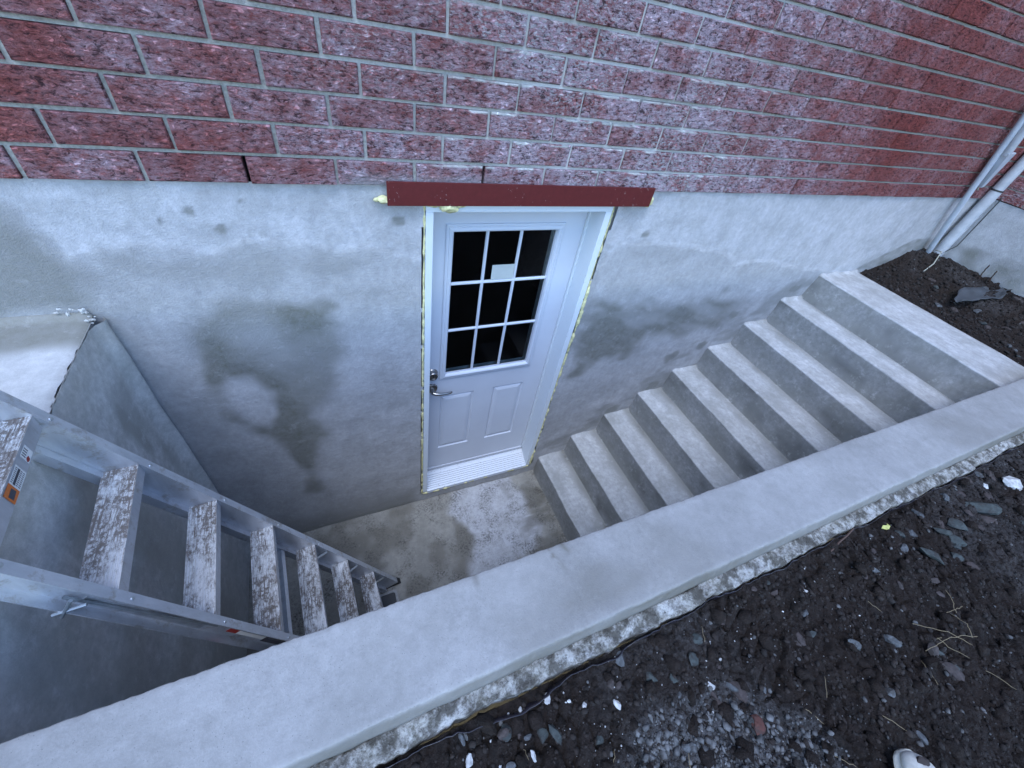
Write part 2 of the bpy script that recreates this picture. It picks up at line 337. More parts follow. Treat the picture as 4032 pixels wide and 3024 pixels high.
# --- parged foundation (one sheet, opening for the door, undulating)
stain = [(-.78,1.87),(-.64,1.82),(-.54,1.84),(-.36,1.79),(-.36,1.69),(-.42,1.54),(-.47,1.28),(-.52,1.12),(-.5,.96),(-.57,.9),(-.62,.7),(-.64,.46),(-.69,.48),(-.68,.81),(-.75,1.02),(-.83,1.11),(-.9,1.21),(-.9,1.39),(-.87,1.64),(-.83,1.77)]
hole = [(-.88,1.43),(-.84,1.48),(-.76,1.45),(-.70,1.34),(-.70,1.18),(-.76,1.10),(-.83,1.16),(-.88,1.29)]
hole2 = [(-.74,1.70),(-.66,1.73),(-.58,1.66),(-.58,1.52),(-.66,1.50),(-.74,1.58)]
leftwet = [(-1.22,2.30),(-1.14,2.20),(-1.13,2.06),(-1.10,1.97),(-1.13,1.84),(-1.9,1.86),(-1.6,1.95),(-1.25,2.06)]
rdark = [(.94,1.67),(1.12,1.69),(1.44,1.59),(1.68,1.68),(2.01,1.64),(2.31,1.54),(2.17,1.38),(1.81,1.36),(1.5,1.30),(1.29,1.15),(.95,1.05)]
lowdamp = [(.9,.0),(.9,.35),(1.2,.55),(1.6,.85),(2.2,1.35),(2.9,1.75),(2.95,1.55),(2.4,1.1),(1.9,.7),(1.3,.15)]
lightlow = [(-2.3,2.3),(-1.28,2.3),(-1.15,2.2),(-1.1,2.03),(-1.04,2.06),(-.93,2.07),(-.82,2.06),(-.74,2.03),(-.63,2.07),(-.52,2.07),(-.41,2.05),(-.32,2.02),(-.25,2.04),(-.13,2.01),(-.02,1.97),(-.02,2.5),(-2.3,2.6)]
rlow = [(.88,2.6),(.88,1.88),(.92,1.9),(.99,2.0),(1.17,2.0),(1.44,1.98),(1.76,1.93),(1.94,1.84),(2.17,1.86),(2.7,1.76),(3.2,1.70),(4.4,1.65),(4.4,2.6)]
def wall_fn(U, V):
    n = fbm(U*2.2, V*2.2, 0.0, 3, 3)*.006+fbm(U*14, V*14, 0.0, 5, 3)*.0016
    up_ = np.maximum(pm(U, V, lightlow, .01, .015, 12, 9), pm(U, V, rlow, .01, .02, 10, 9))
    trow = fbm(U*6+V*9, V*5-U*3, 0.0, 21, 3)*.004*sstep(.9, 1.4, U)*sstep(1.95, 1.6, V)
    return U, -n+up_*.004-trow, V
us = np.arange(-2.5, XE+.02, .0115); vs = np.append(np.arange(-.04, ZB-.008, .0115), ZB-.001)
door_gap = lambda U, V: (U > -.014+.006*vn(V*14, 0*V, 0.0, 4)) & (U < .884+.008*sstep(1.2, 2.2, V)+.008*vn(V*12, 0*V+3, 0.0, 6)) & (V > .085+.01*vn(U*14, 0*U, 0.0, 5))
P, Fq = grid(us, vs, wall_fn, lambda U, V: ~door_gap(U, V) & ((V > .0) | (U > 0)))
U, V = np.meshgrid(us, vs, indexing='ij')
ragged = 1.757+np.interp(U, [2.8, 3.426, 3.607, 3.836, 4.015, 4.3], [-.3, 0, .093, .186, .187, .16])+fbm(U*9, V*0, 0.0, 31, 3)*.02
inner = np.maximum.reduce([.95*pm(U, V, stain, .05, .085, 6, 2)*(.75+.35*sstep(-.3, .3, fbm(U*4, V*4, 0.0, 91, 4)))*(1-.95*pm(U, V, hole, .045, .05, 6, 5)), .0*U])
inner *= (1-.40*pm(U, V, hole2, .08, .05, 7, 5))
ring = sstep(.06, .0, np.abs(sdf(U, V, hole)-.03))*pm(U, V, stain, .04, .06, 6, 2)
spots = 0*U
for (sx_, sz_, sr_) in [(1.83,1.1,.05),(1.78,.80,.06),(1.5,.60,.06),(1.26,.27,.05),(2.24,1.42,.05),(2.73,1.60,.05),(2.09,1.16,.04),(-.10,2.13,.025),(-.75,2.17,.012),(-.68,2.11,.014),(-.60,2.20,.008),(-.83,2.14,.008),(1.12,2.05,.02)]:
    spots = np.maximum(spots, sstep(1.2, .6, np.hypot((U-sx_)*.8, V-sz_)/sr_+fbm(U*20, V*20, 0.0, 8, 3)*.7)*.8)
dampA = np.clip(np.maximum.reduce([inner+.35*ring, .75*pm(U, V, leftwet, .05, .10, 5, 3), .80*pm(U, V, rdark, .07, .16, 5, 4)*(.6+.6*sstep(-.3, .3, fbm(U*5+V*7, V*8, 0.0, 12, 4))),
    .55*pm(U, V, lowdamp, .05, .16, 7, 5)*sstep(-.15, .35, fbm(U*4-V*5, V*9, 0.0, 14, 4)), spots,
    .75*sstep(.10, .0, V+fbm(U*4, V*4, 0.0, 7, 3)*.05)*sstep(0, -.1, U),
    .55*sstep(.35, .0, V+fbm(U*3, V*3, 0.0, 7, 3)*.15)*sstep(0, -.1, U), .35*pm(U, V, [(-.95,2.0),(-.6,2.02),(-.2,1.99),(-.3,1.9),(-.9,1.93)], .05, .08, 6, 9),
    .95*sstep(.012, -.012, V-ragged)*sstep(3.2, 3.4, U)*(.55+.6*fbm(U*14, V*30, 0.0, 66, 4))]), 0, 1)
palA = np.clip(np.maximum(pm(U, V, lightlow, .005, .022, 16, 9)*.9, pm(U, V, rlow, .006, .035, 13, 9)*.9), 0, 1)*(1-.85*pm(U, V, [(-.3,2.3),(-.03,2.3),(-.03,1.95),(-.14,1.95),(-.2,2.1)], .03, .05, 8, 6)*.7)
palA = np.maximum(palA, .30*sstep(.1, .5, fbm(U*1.6, V*2.4, 0.0, 44, 4)))
palA = np.maximum(palA, .70*pm(U, V, hole, .05, .03, 7, 5))*(1-sstep(3.2, 3.4, U)*sstep(.01, -.01, V-ragged))
for x_, z_, w_ in [(-.95,2.06,.09),(-.60,2.07,.1),(-.18,2.03,.06),(-.12,2.10,.03)]:   # brush marks hanging off the upper coat
    bm_ = sstep(.3, .6, vn(U*130, V*9, 0.0, 71))*sstep(w_, w_*.5, np.abs(U-x_))*sstep(.045, .02, np.abs(V-z_))
    dampA = np.maximum(dampA, .4*bm_)
me = npmesh('foundation_parging', P, Fq, {'damp': dampA, 'pale': palA}); link('foundation_parging', me, house, M['parge'])
mb = MB()
mb.box((-.30, .03, -.04), (-.02, .30, ZB-.02)); mb.box((.90, .03, -.04), (1.3, .30, ZB-.02)); mb.box((-.02, .02, -.04), (.90, .30, .085)); mb.box((-.0199, .02, 2.212), (.8999, .30, ZB-.02))
me = mb.build('foundation_core', M['parge'], house)
# --- return wall of the house (x = XE), its parging
us2 = np.arange(-3.2, .01, .02); vs2 = np.arange(1.2, ZB+.03, .02)
P, Fq = grid(us2, vs2, lambda Y, Z: (XE-fbm(Y*3, Z*3, 0.0, 8, 3)*.005, Y, Z))
Y2, Z2 = np.meshgrid(us2, vs2, indexing='ij')
rg2 = np.interp(Y2, [-1.5, -.55, -.24, 0], [2.04, 1.99, 1.975, 1.92])+fbm(Y2*7, 0*Y2, 0.0, 33, 3)*.015
dm2 = .45*sstep(.01, -.02, Z2-rg2)+.9*sstep(.01, -.02, Z2-rg2)*fbm(Y2*9, Z2*9, 0.0, 4, 3)
link('return_parging', npmesh('return_parging', P, Fq, {'damp': np.clip(dm2, 0, 1), 'pale': .75*sstep(-.02, .01, Z2-rg2)}), house, M['parge'])
# --- bricks
BH = CO-.0105
def brick_mesh(L, seed, rough=True):
    r_ = random.Random(seed); bm = bmesh.new()
    bmesh.ops.create_cube(bm, size=1)
    for v in bm.verts: v.co = Vector((v.co.x*(L-.0115), v.co.y*.05+.017, v.co.z*BH))
    fr_ = [e_ for e_ in bm.edges if all(v.co.y < 0 for v in e_.verts)]
    bmesh.ops.bevel(bm, geom=fr_, offset=.0035, segments=1, affect='EDGES')
    for v in bm.verts:
        if v.co.y < .0: v.co += Vector((r_.uniform(-.0015, .0015), r_.uniform(-.0025, .0015), r_.uniform(-.0012, .0012)))
    me_ = bpy.data.meshes.new('brick'); bm.to_mesh(me_); bm.free(); me_.materials.append(M['brick']); return me_
def projpx(p):
    d = Vector(p)-CAMP; z = d.dot(fw)
    if z < .05: return None
    return 2016+FPX*d.dot(rx)/z, 1512-FPX*d.dot(ux)/z, z
BL = .25854
variants = [brick_mesh(BL, i) for i in range(7)]
slots = []      # (pos, rotz, length)
mort = MB(); weeps = []
off = [-.0410, .0575]
NC = 30
for k in range(NC):
    zc = ZB+CO*k+BH/2; x0 = off[k % 2]-BL*14
    xs = [x0+BL*i for i in range(40)]
    for i, x in enumerate(xs):
        if x > XE-.02 or x+BL < -3.4: continue
        a0, a1 = max(x, -3.4), min(x+BL, XE-.012)
        if a1-a0 > .03: slots.append(((a0+a1)/2, 0, zc, 0, a1-a0, k))
        isweep = (k == 0 and abs(((x-.2175)/(3*BL)) - round((x-.2175)/(3*BL))) < .05)
        if isweep: continue
        if k < 22 and -3.3 < x < XE: mort.box((x-.0062, .0005+random.uniform(-.0008, .0008), ZB+CO*k-.001), (x+.0062, .03, ZB+CO*k+BH+.001))
    mort.box((-3.4, .0002, ZB+CO*k+BH), (XE, .031, ZB+CO*(k+1)))
for k in range(NC):                         # return wall
    zc = ZB+.02+CO*k+BH/2; y0 = off[(k+1) % 2]*.9-.03
    for i in range(14):
        y = y0-BL*i; b0, b1 = min(y, -.005), y-BL
        if b0-b1 > .04: slots.append((XE, (b0+b1)/2, zc, 1, b0-b1, k))
        if k < 22: mort.box((XE-.002, y-.0062, ZB+.02+CO*k), (XE+.03, y+.0062, ZB+.02+CO*k+BH))
    mort.box((XE-.0024, -3.4, ZB+.02+CO*k+BH), (XE+.031, 0, ZB+.02+CO*(k+1)))
def area(s_):
    x, y, z, r_, L, k = s_
    c_ = [projpx((x+dx*(0 if r_ else 1), y+dx*(1 if r_ else 0), z+dz)) for dx in (-L/2, L/2) for dz in (-BH/2, BH/2)]
    if any(q is None for q in c_): return 0
    if not any(-60 < q[0] < 4092 and -60 < q[1] < 3084 for q in c_): return 0
    q = projpx((x, y, z)); return 1e6/q[2]**2*L
ars = sorted([(area(s_), i) for i, s_ in enumerate(slots)], reverse=True)
single = set(i for a_, i in ars[:298] if a_ > 0)
rest = MB()
for i, (x, y, z, r_, L, k) in enumerate(slots):
    jx, jy, jz = random.uniform(-.0012, .0012), random.uniform(-.002, .0015), random.uniform(-.001, .001)
    if i in single:
        me_ = random.choice(variants)
        if abs(L-BL) > .004: me_ = brick_mesh(L, i)
        o = bpy.data.objects.new('brick', me_); COL.objects.link(o); o.parent = house
        o.location = (x+jx, y-.002+jy, z+jz) if not r_ else (x-.002+jy, y, z+jz)
        o.rotation_euler = (random.uniform(-.012, .012), random.uniform(-.003, .003), (math.pi/2 if False else -math.pi/2) if r_ else random.uniform(-.006, .006))
    elif not r_: rest.box((x-L/2+.005, -.012+jy, z-BH/2), (x+L/2-.005, .04, z+BH/2))
    else: rest.box((XE-.012+jy, y-L/2+.005, z-BH/2), (XE+.04, y+L/2-.005, z+BH/2))
tag(rest.build('brick', M['brick'], house), kind='stuff'); print('single bricks', len(single), 'slots', len(slots))
mort.build('mortar', M['mortar'], house)
mb = MB(); mb.box((-3.4, .034, ZB-.0), (XE, .06, 5.0)); mb.box((XE+.034, -3.4, ZB), (XE+.06, .03, 5.0)); mb.build('wall_cavity', M['void'], house)
# --- steel lintel
mb = MB(); mb.box((-.145, -.030, 2.203), (1.050, -.023, 2.2865)); mb.box((-.143, -.023, 2.2035), (1.048, .10, 2.2105))
lt = mb.build('lintel', M['lintel'], house, bevel=.0012); tag(lt, 'dark red painted steel lintel over the door')
# --- foam
def foam_tube(pts, r, seed, n=9):
    V, out = [], []
    L = []; tot = 0
    for a_, b_ in zip(pts[:-1], pts[1:]):
        k = max(2, int((Vector(b_)-Vector(a_)).length/.009)); out += [Vector(a_).lerp(Vector(b_), i/k) for i in range(k)]
    out.append(Vector(pts[-1])); rr = []
    for i, p in enumerate(out):
        w = vn(np.array(i*.33), np.array(seed*3.1), 0.0, seed); w2 = vn(np.array(i*.9), np.array(seed*1.7), 0.0, seed+3)
        rr.append(max(.0012, r*(1+.8*float(w)+.35*float(w2)))); p += Vector((float(w2)*r*.35, 0, float(w)*r*.2))
    m_ = MB(); m_.tube(out, rr, n); return m_
f_ = foam_tube([(-.006, -.003, .115), (-.007, -.002, 1.25), (-.004, -.001, 2.20)], .0048, 3)
for args in (([(.874, .002, .12), (.876, .004, .8), (.880, .002, 1.2), (.884, -.004, 1.62), (.880, .006, 1.8)], .0075, 5), ([(.888, .02, 1.8), (.886, .014, 2.2)], .007, 6), ([(0, .0, .10), (.45, .0, .104), (.86, .0, .108)], .008, 8),
             ([(.01, -.004, 2.198), (.5, -.002, 2.200), (.86, -.002, 2.202)], .0035, 9)):
    q = foam_tube(*args); f_.add(q.V, q.F)
def blob(mb_, c_, r3, seed, sub=3, amp=.25):
    bm = bmesh.new(); bmesh.ops.create_icosphere(bm, subdivisions=sub, radius=1)
    A = np.array([v.co[:] for v in bm.verts]); n = fbm(A[:, 0]*2, A[:, 1]*2, A[:, 2]*2, seed, 3)
    for v, k in zip(bm.verts, n): v.co *= 1+amp*k*1.8
    mb_.add([(v.co.x*r3[0]+c_[0], v.co.y*r3[1]+c_[1], v.co.z*r3[2]+c_[2]) for v in bm.verts], [tuple(v.index for v in f.verts) for f in bm.faces]); bm.free()
for i, (c_, r3) in enumerate([((.085, -.012, 2.192), (.036, .018, .020)), ((.03, -.006, 2.198), (.03, .012, .008)), ((.12, -.008, 2.197), (.03, .014, .009)), ((-.157, -.010, 2.218), (.020, .018, .013)), ((-.178, -.006, 2.216), (.012, .010, .007)),
        ((1.060, -.008, 2.222), (.016, .018, .021)), ((1.055, -.008, 2.205), (.012, .014, .012)), ((.879, -.006, 1.66), (.010, .010, .05)), ((.880, -.004, 1.73), (.010, .009, .05)), ((.876, -.003, 1.38), (.008, .008, .06)), ((.869, -.004, .2), (.011, .012, .07))]):
    blob(f_, c_, r3, 40+i, 3 if i < 7 else 2)
tag(f_.build('foam_seal', M['foam'], house, smooth=True), 'yellow expanding foam bead round the door frame')
# --- door frame, sill, door
D = .115; FW = .868
fr_ = MB()
fr_.prism([(0, .121), (.030, .121), (.030, 2.170), (0, 2.170)], -.006, D+.05); fr_.prism([(FW-.033, .121), (FW, .121), (FW, 2.170), (FW-.033, 2.170)], -.006, D+.05)
fr_.prism([(0, 2.1705), (FW, 2.1705), (FW, 2.206), (0, 2.206)], -.0062, D+.05)
fr_.box((.0301, D-.014, .23), (.040, D+.04, 2.17)); fr_.box((FW-.043, D-.014, .23), (FW-.0331, D+.04, 2.17)); fr_.box((.0401, D-.014, 2.158), (FW-.0431, D+.04, 2.1704))
fr_.build('door_frame', M['jamb'], house, bevel=.0012)
si = MB(); si.prism([(-.008, .10), (-.008, .128), (0, .131), (.10, .190), (.135, .20), (.16, .20), (.16, .10)], .0305, FW-.0335, 0)
sill = si.build('door_sill', M['sill'], house); 
rb = MB()
for i in range(7):
    yy = .008+i*.013; zz = .131+.59*yy; rb.prism([(yy-.0028, zz-.001), (yy-.0012, zz+.0042), (yy+.0012, zz+.0055), (yy+.0028, zz+.002)], .032, FW-.035, 0)
rb.build('sill_rib', M['sill'], sill)
door = empty('door', (0, 0, 0), None, None); door.parent = house; door['label'] = 'white half glazed steel door with nine panes'
DX0, DX1, DZ0, DZ1 = .041, .824, .216, 2.157; GX0, GX1, GZ0, GZ1 = .150, .684, 1.185, 2.045
sb = MB()
def embossed(x0, x1, z0, z1, mb_, inn=.022):
    # sunk moulding with raised field, ring by ring
    prof = [(0, 0), (.006, .0075), (.013, .0085), (.018, .004), (.036, -.0005), (.040, -.0005)]
    rings = [[(x0+q, D+d_, z0+q), (x1-q, D+d_, z0+q), (x1-q, D+d_, z1-q), (x0+q, D+d_, z1-q)] for q, d_ in prof]
    V = [p for r_ in rings for p in r_]; F = []
    for i in range(len(rings)-1):
        for j in range(4): F.append((i*4+j, i*4+(j+1) % 4, (i+1)*4+(j+1) % 4, (i+1)*4+j))
    F.append(tuple(range(len(V)-4, len(V)))); mb_.add(V, F)
PL = (.132, .352, .458, .985); PR = (.480, .698, .455, .986)
xs = sorted([DX0, DX1, GX0, GX1, PL[0], PL[1], PR[0], PR[1]]); zs = sorted([DZ0, DZ1, GZ0, GZ1, PL[2], PR[2], PL[3], PR[3]])
for i in range(len(xs)-1):
    for j in range(len(zs)-1):
        cx, cz = (xs[i]+xs[i+1])/2, (zs[j]+zs[j+1])/2
        if GX0 < cx < GX1 and GZ0 < cz < GZ1: continue
        if any(p[0] < cx < p[1] and p[2] < cz < p[3] for p in (PL, PR)): continue
        sb.add([(xs[i], D, zs[j]), (xs[i+1], D, zs[j]), (xs[i+1], D, zs[j+1]), (xs[i], D, zs[j+1])], [(0, 1, 2, 3)])
embossed(*PL, sb); embossed(*PR, sb)
sb.add([(DX0, D, DZ0), (DX1, D, DZ0), (DX1, D+.044, DZ0), (DX0, D+.044, DZ0)], [(0, 1, 2, 3)])
me = mesh('door_slab', sb.V, sb.F); bm = bmesh.new(); bm.from_mesh(me); bmesh.ops.remove_doubles(bm, verts=bm.verts[:], dist=1e-5)
bmesh.ops.recalc_face_normals(bm, faces=bm.faces[:]); bm.to_mesh(me); bm.free(); link('door_slab', me, door, M['white'])
# moulding round the glass
def ringframe(mb_, x0, x1, z0, z1, prof):
    rings = [[(x0+q, D+d_, z0+q), (x1-q, D+d_, z0+q), (x1-q, D+d_, z1-q), (x0+q, D+d_, z1-q)] for q, d_ in prof]
    V = [p for r_ in rings for p in r_]
    mb_.add(V, [(i*4+j, i*4+(j+1) % 4, (i+1)*4+(j+1) % 4, (i+1)*4+j) for i in range(len(rings)-1) for j in range(4)])
g_ = MB(); ringframe(g_, .118, .712, 1.139, 2.070, [(0, .001), (.0005, -.008), (.006, -.011), (.012, -.010), (.0135, -.013), (.024, -.017), (.031, -.014), (.036, -.004), (.0365, .022)])
g_.build('glazing_frame', M['white'], door)
gx0, gx1, gz0, gz1 = .1545, .6755, 1.1755, 2.0335
VX = [.319, .491]; HZ = [1.767, 1.483]
def bar(mb_, a_, b_, vert):
    w, h = .0085, .009
    pr = [(-w, 0), (-w*.75, -h*.6), (-w*.35, -h), (w*.35, -h), (w*.75, -h*.6), (w, 0)]
    if vert: mb_.prism([(a_+p[0], D+.010+p[1]) for p in pr], b_[0], b_[1], 2)
    else: mb_.add([(x, D+.010+p[1], a_+p[0]) for x in b_ for p in pr], [(i, (i+1) % 6, 6+(i+1) % 6, 6+i) for i in range(6)])
for x in VX:
    m_ = MB(); bar(m_, x, (gz0, gz1), True); m_.build('muntin', M['white'], door)
for z in HZ:
    m_ = MB(); bar(m_, z, (gx0, gx1), False)
    m_.V = [(v[0], v[1]-.0004, v[2]) for v in m_.V]; m_.build('muntin', M['white'], door)
ex, ez = [gx0]+VX+[gx1], [gz0]+sorted(HZ)+[gz1]
for i in range(3):
    for j in range(3):
        m_ = MB(); x0, x1, z0, z1 = ex[i]+.0006, ex[i+1]-.0006, ez[j]+.0006, ez[j+1]-.0006
        m_.add([(x0, D+.0125, z0), (x1, D+.0125, z0), (x1, D+.0125, z1), (x0, D+.0125, z1)], [(0, 1, 2, 3)]); m_.build('pane', M['glass'], door)
# spacer bar between the two sheets of glass
m_ = MB(); ringframe(m_, gx0, gx1, gz0, gz1, [(0, .013), (0, .032), (.010, .032)]); m_.build('spacer', M['galv'], door)
m_ = MB(); m_.box((.362, D+.0045, 1.777), (.4822, D+.0052, 1.858)); tag(m_.build('card', M['card'], door, bevel=.0003, seg=1), 'blank grey card in the top middle pane')
sw = MB(); sw.box((.0405, D-.006, DZ0-.004), (.8245, D+.002, DZ0+.018)); sw.build('door_sweep', M['white'], door, bevel=.003)
# deadbolt and lever
def lathe(mb_, c_, prof, n=28):
    V = [(c_[0]+r_*math.cos(2*math.pi*k/n), c_[1]-d_, c_[2]+r_*math.sin(2*math.pi*k/n)) for r_, d_ in prof for k in range(n)]
    F = [(i*n+k, i*n+(k+1) % n, (i+1)*n+(k+1) % n, (i+1)*n+k) for i in range(len(prof)-1) for k in range(n)]
    F.append(tuple(range((len(prof)-1)*n, len(prof)*n))); mb_.add(V, F)
m_ = MB(); lathe(m_, (.0745, D, 1.195), [(.034, 0), (.034, .004), (.031, .009), (.028, .032), (.025, .036), (.0215, .0355), (.0215, .031), (.0001, .031)])
db = m_.build('deadbolt', M['satin'], door, smooth=False, bevel=0); m_ = MB(); m_.box((.0730, D-.0320, 1.187), (.0760, D-.0305, 1.203)); m_.build('keyway', M['dark'], door)
m_ = MB(); lathe(m_, (.0745, D, 1.073), [(.036, 0), (.036, .005), (.033, .010), (.015, .012), (.0125, .016), (.0105, .042), (.0115, .046), (.0001, .047)])
lv = [(.0745, D-.046, 1.073), (.090, D-.056, 1.0725), (.115, D-.060, 1.071), (.145, D-.061, 1.069), (.172, D-.058, 1.068), (.186, D-.054, 1.068)]
m_.tube(lv, [.0115, .0105, .0090, .0085, .0078, .005], 12); m_.build('lever_handle', M['satin'], door, smooth=True)
# dark room behind the door, and the wall core round it
mb = MB(); mb.box((-1.2, .31, -.02), (2.2, 3.2, 2.5)); me = mb.build('basement_room', simple('room_dark', (.02, .02, .022), .9), house)
bm = bmesh.new(); bm.from_mesh(me.data); bm.faces.ensure_lookup_table()
fy = [f for f in bm.faces if abs(f.normal.y) > .9 and f.calc_center_median().y < 1]; bmesh.ops.delete(bm, geom=fy, context='FACES'); bm.to_mesh(me.data); bm.free()
# ============================================================ PIT FLOOR, END WALL, RETAINING WALL, STAIRS
us = np.arange(XL-.01, X1+.06, .012); vs = np.arange(YI-.25, .006, .012)
P, Fq = grid(us, vs, lambda X, Y: (X, Y, fbm(X*5, Y*5, 0.0, 2, 4)*.004+.010*sstep(-.02, .0, Y)*(1+fbm(X*20, Y*0, 0.0, 3, 2))))
U, V = np.meshgrid(us, vs, indexing='ij')
fl = [(.30,.05),(.70,.05),(.74,-.25),(.76,-.45),(.66,-.62),(.42,-.66),(.20,-.78),(.05,-.80),(.18,-.55),(.28,-.38),(.17,-.16)]
fd = [(.66,.0),(.86,.0),(.95,-.6),(.9,-1.2),(.62,-1.2),(.66,-.6)]
pal = 1.0*pm(U, V, fl, .04, .05, 9, 4); dmp = np.clip(.8*pm(U, V, fd, .07, .10, 6, 5)*sstep(-.3, .2, fbm(U*4, V*14, 0.0, 6, 4))+.75*sstep(.0, .35, fbm(U*5, V*5, 0.0, 9, 5))*(1-pal), 0, 1)
fo = link('floor', npmesh('floor', P, Fq, {'damp': dmp*.9, 'pale': pal}), None, M['floor']); tag(fo, 'pale and damp mottled concrete floor at the bottom of the stairwell', kind='structure')
# end wall
ew = empty('end_wall', (XL, -.6, 0), 'low concrete end wall with pale smooth ledge behind the aluminium ladder', 'wall')
us = np.arange(YI-.2, .012, .011); vs = np.arange(-.01, ZL+.002, .011)
edge = lambda Y: .006*vn(Y*18, 0*Y, 0.0, 2)+.004*vn(Y*60, 0*Y, 0.0, 3)
P, Fq = grid(us, vs, lambda Y, Z: (XL+fbm(Y*3, Z*3, 0.0, 5, 3)*.006+edge(Y)*sstep(ZL-.03, ZL, Z)-.006*sstep(ZL-.012, ZL, Z)+.03*np.exp(-((Y+.02)/.03)**2), Y, Z))
U, V = np.meshgrid(us, vs, indexing='ij')
strip = sstep(.035, .0, np.abs(U+.06+.02*vn(V*5, 0*V, 0.0, 4))-.03)*sstep(1.8, 1.6, V)
dm_ = np.clip(.55*sstep(.05, .4, fbm(U*3, V*2.0, 0.0, 8, 5))+.9*pm(U, V, [(-.21,1.58),(-.17,1.32),(-.19,1.30),(-.24,1.5)], .03, .04, 9, 3)+.7*pm(U, V, [(-.55,1.70),(-.40,1.5),(-.38,1.1),(-.5,.7),(-.72,.85),(-.62,1.25)], .08, .1, 5, 3)+.35*sstep(1.0, .1, V), 0, 1)  # damp stains, plus a tone that darkens evenly towards the floor
pl_ = np.clip(.75*strip+.35*pm(U, V, [(-.62,1.72),(-.80,1.70),(-.85,1.2),(-.70,1.25)], .06, .08, 5, 7)+.5*pm(U, V, [(-1.2,1.75),(-1.0,1.75),(-1.0,1.1),(-1.2,1.0)], .1, .1, 4, 7), 0, 1)
link('wall_face', npmesh('wall_face', P, Fq, {'damp': dm_*(1-strip), 'pale': pl_}), ew, M['endface'])
us = np.arange(-2.4, XL+.004, .012); vs = np.arange(YI-.2, .012, .012)
P, Fq = grid(us, vs, lambda X, Y: (X+edge(Y)*sstep(XL-.03, XL-.004, X), Y, ZL+fbm(X*3, Y*3, 0.0, 6, 3)*.004-.010*sstep(XL-.012, XL+.004, X)+.015*sstep(-.03, 0, Y)))
U, V = np.meshgrid(us, vs, indexing='ij')
db_ = sstep(-.20, -.13, V+.03*fbm(U*5, V*5, 0.0, 4, 3)+.1*(U-XL)*.3)
link('ledge', npmesh('ledge', P, Fq, {'damp': np.clip(db_*.9+.2*sstep(.2, .5, fbm(U*4, V*4, 0.0, 7, 3)), 0, 1), 'pale': (1-db_)*.8}), ew, M['ledge'])
cr_ = foam_tube([(XL-.001, -.02, ZL-.006), (XL-.002, -.30, ZL-.004), (XL-.001, -.62, ZL-.004), (XL-.001, -1.0, ZL-.004)], .0012, 12, 6)
tag(cr_.build('crack', M['riser'], ew, smooth=True), 'thin ragged dark joint between ledge and wall face')
cb = MB()
rc = random.Random(3)
for i in range(18):
    if i < 9: c_ = (XL-.005-.11*rc.random()**1.6, -.008, ZL+.010+.030*rc.random())
    elif i < 24: c_ = (XL+rc.uniform(-.01, .008), -.015-.03*rc.random(), ZL+rc.uniform(-.006, .006))
    else: c_ = (XL+rc.uniform(-.003, .006), -.05-.35*rc.random()**1.3, ZL-.005)
    q = rc.uniform(.0015, .0045) if i > 1 else .007
    blob(cb, c_, (q*rc.uniform(.8, 1.8), q*.8, q*rc.uniform(.6, 1.2)), 60+i, 2, .5)
cb.build('mortar_crumb', M['endface'], ew)
mb = MB(); mb.box((-2.4, YI-.2, -.1), (XL-.02, .02, ZL-.03)); mb.build('wall_core', M['endface'], ew)
# retaining wall: smooth coat over rough concrete
rw = empty('retaining_wall', (1, -1.3, 0), 'long low concrete wall with smooth grey top coat between the stairwell and the soil', 'wall')
us = np.concatenate([np.arange(-2.4, -1.2, .03), np.arange(-1.2, 1.4, .005), np.arange(1.4, 4.6, .010)])
prof = [(YI+.004, ZR-.12), (YI+.002, ZR-.03), (YI+.001, ZR-.004), (YI-.0005, ZR-.001), (YI-.0025, ZR)]+[(YI-.005-(i+1)*.0068, ZR) for i in range(28)]+[(YO+.002, ZR-.0003), (YO+.0003, ZR-.0012), (YO-.001, ZR-.004), (YO-.004, ZR-.014), (YO-.008, ZR-.028), (YO-.0115, ZR-.040), (YO-.0135, ZR-.052), (YO-.011, ZR-.0545), (YO+.02, ZR-.056)]
pv_ = np.array(prof); vs = np.arange(len(prof))
def coat_fn(U, Vi):
    Yp, Zp = pv_[Vi.astype(int), 0], pv_[Vi.astype(int), 1]
    flat = sstep(ZR-.012, ZR-.001, Zp); wav = .0022*vn(U*2.2, 0*U, 0.0, 2)+.0008*vn(U*23, 0*U, 0.0, 8)
    edg = np.exp(-((Yp-YI)/.006)**2)+np.exp(-((Yp-YO)/.006)**2)
    lowedge = np.where(Zp < ZR-.045, .0035*vn(U*13, 0*U, 0.0, 5)+.002*vn(U*50, 0*U, 0.0, 4), 0)
    side = np.where(Yp < YO, .0018*fbm(U*24, Zp*60, 0.0, 15, 3), 0)
    return U, Yp+wav*np.where(Yp > YI-.05, 1, .5)+edg*.0010*vn(U*120, 0*U, 0.0, 19)+side, Zp+fbm(U*3, Yp*6, 0.0, 12, 3)*.0020*flat+lowedge-edg*.0007*np.abs(vn(U*70, 0*U, 0.0, 29))
P, Fq = grid(us, vs, coat_fn)
U, V = np.meshgrid(us, vs, indexing='ij'); Yv = pv_[V.astype(int), 0]
dmp = np.clip(.40*sstep(0, .5, fbm(U*2.5, Yv*5, 0.0, 3, 4))+.8*np.exp(-((U-.045-(Yv+1.23)*-.35)/.009)**2)*sstep(-1.29, -1.24, Yv)*sstep(-.3, .1, fbm(U*60, Yv*60, 0.0, 8, 3)) +
    .7*np.exp(-((U-.09-(Yv+1.23)*-.4)/.008)**2)*sstep(-1.245, -1.22, Yv)+.6*np.exp(-((U+.17)/.008)**2)*sstep(-1.25, -1.22, Yv)+.3*pm(U, Yv, [(.02,-1.35),(.16,-1.29),(.30,-1.36),(.16,-1.39)], .03, .03, 9, 3), 0, 1)
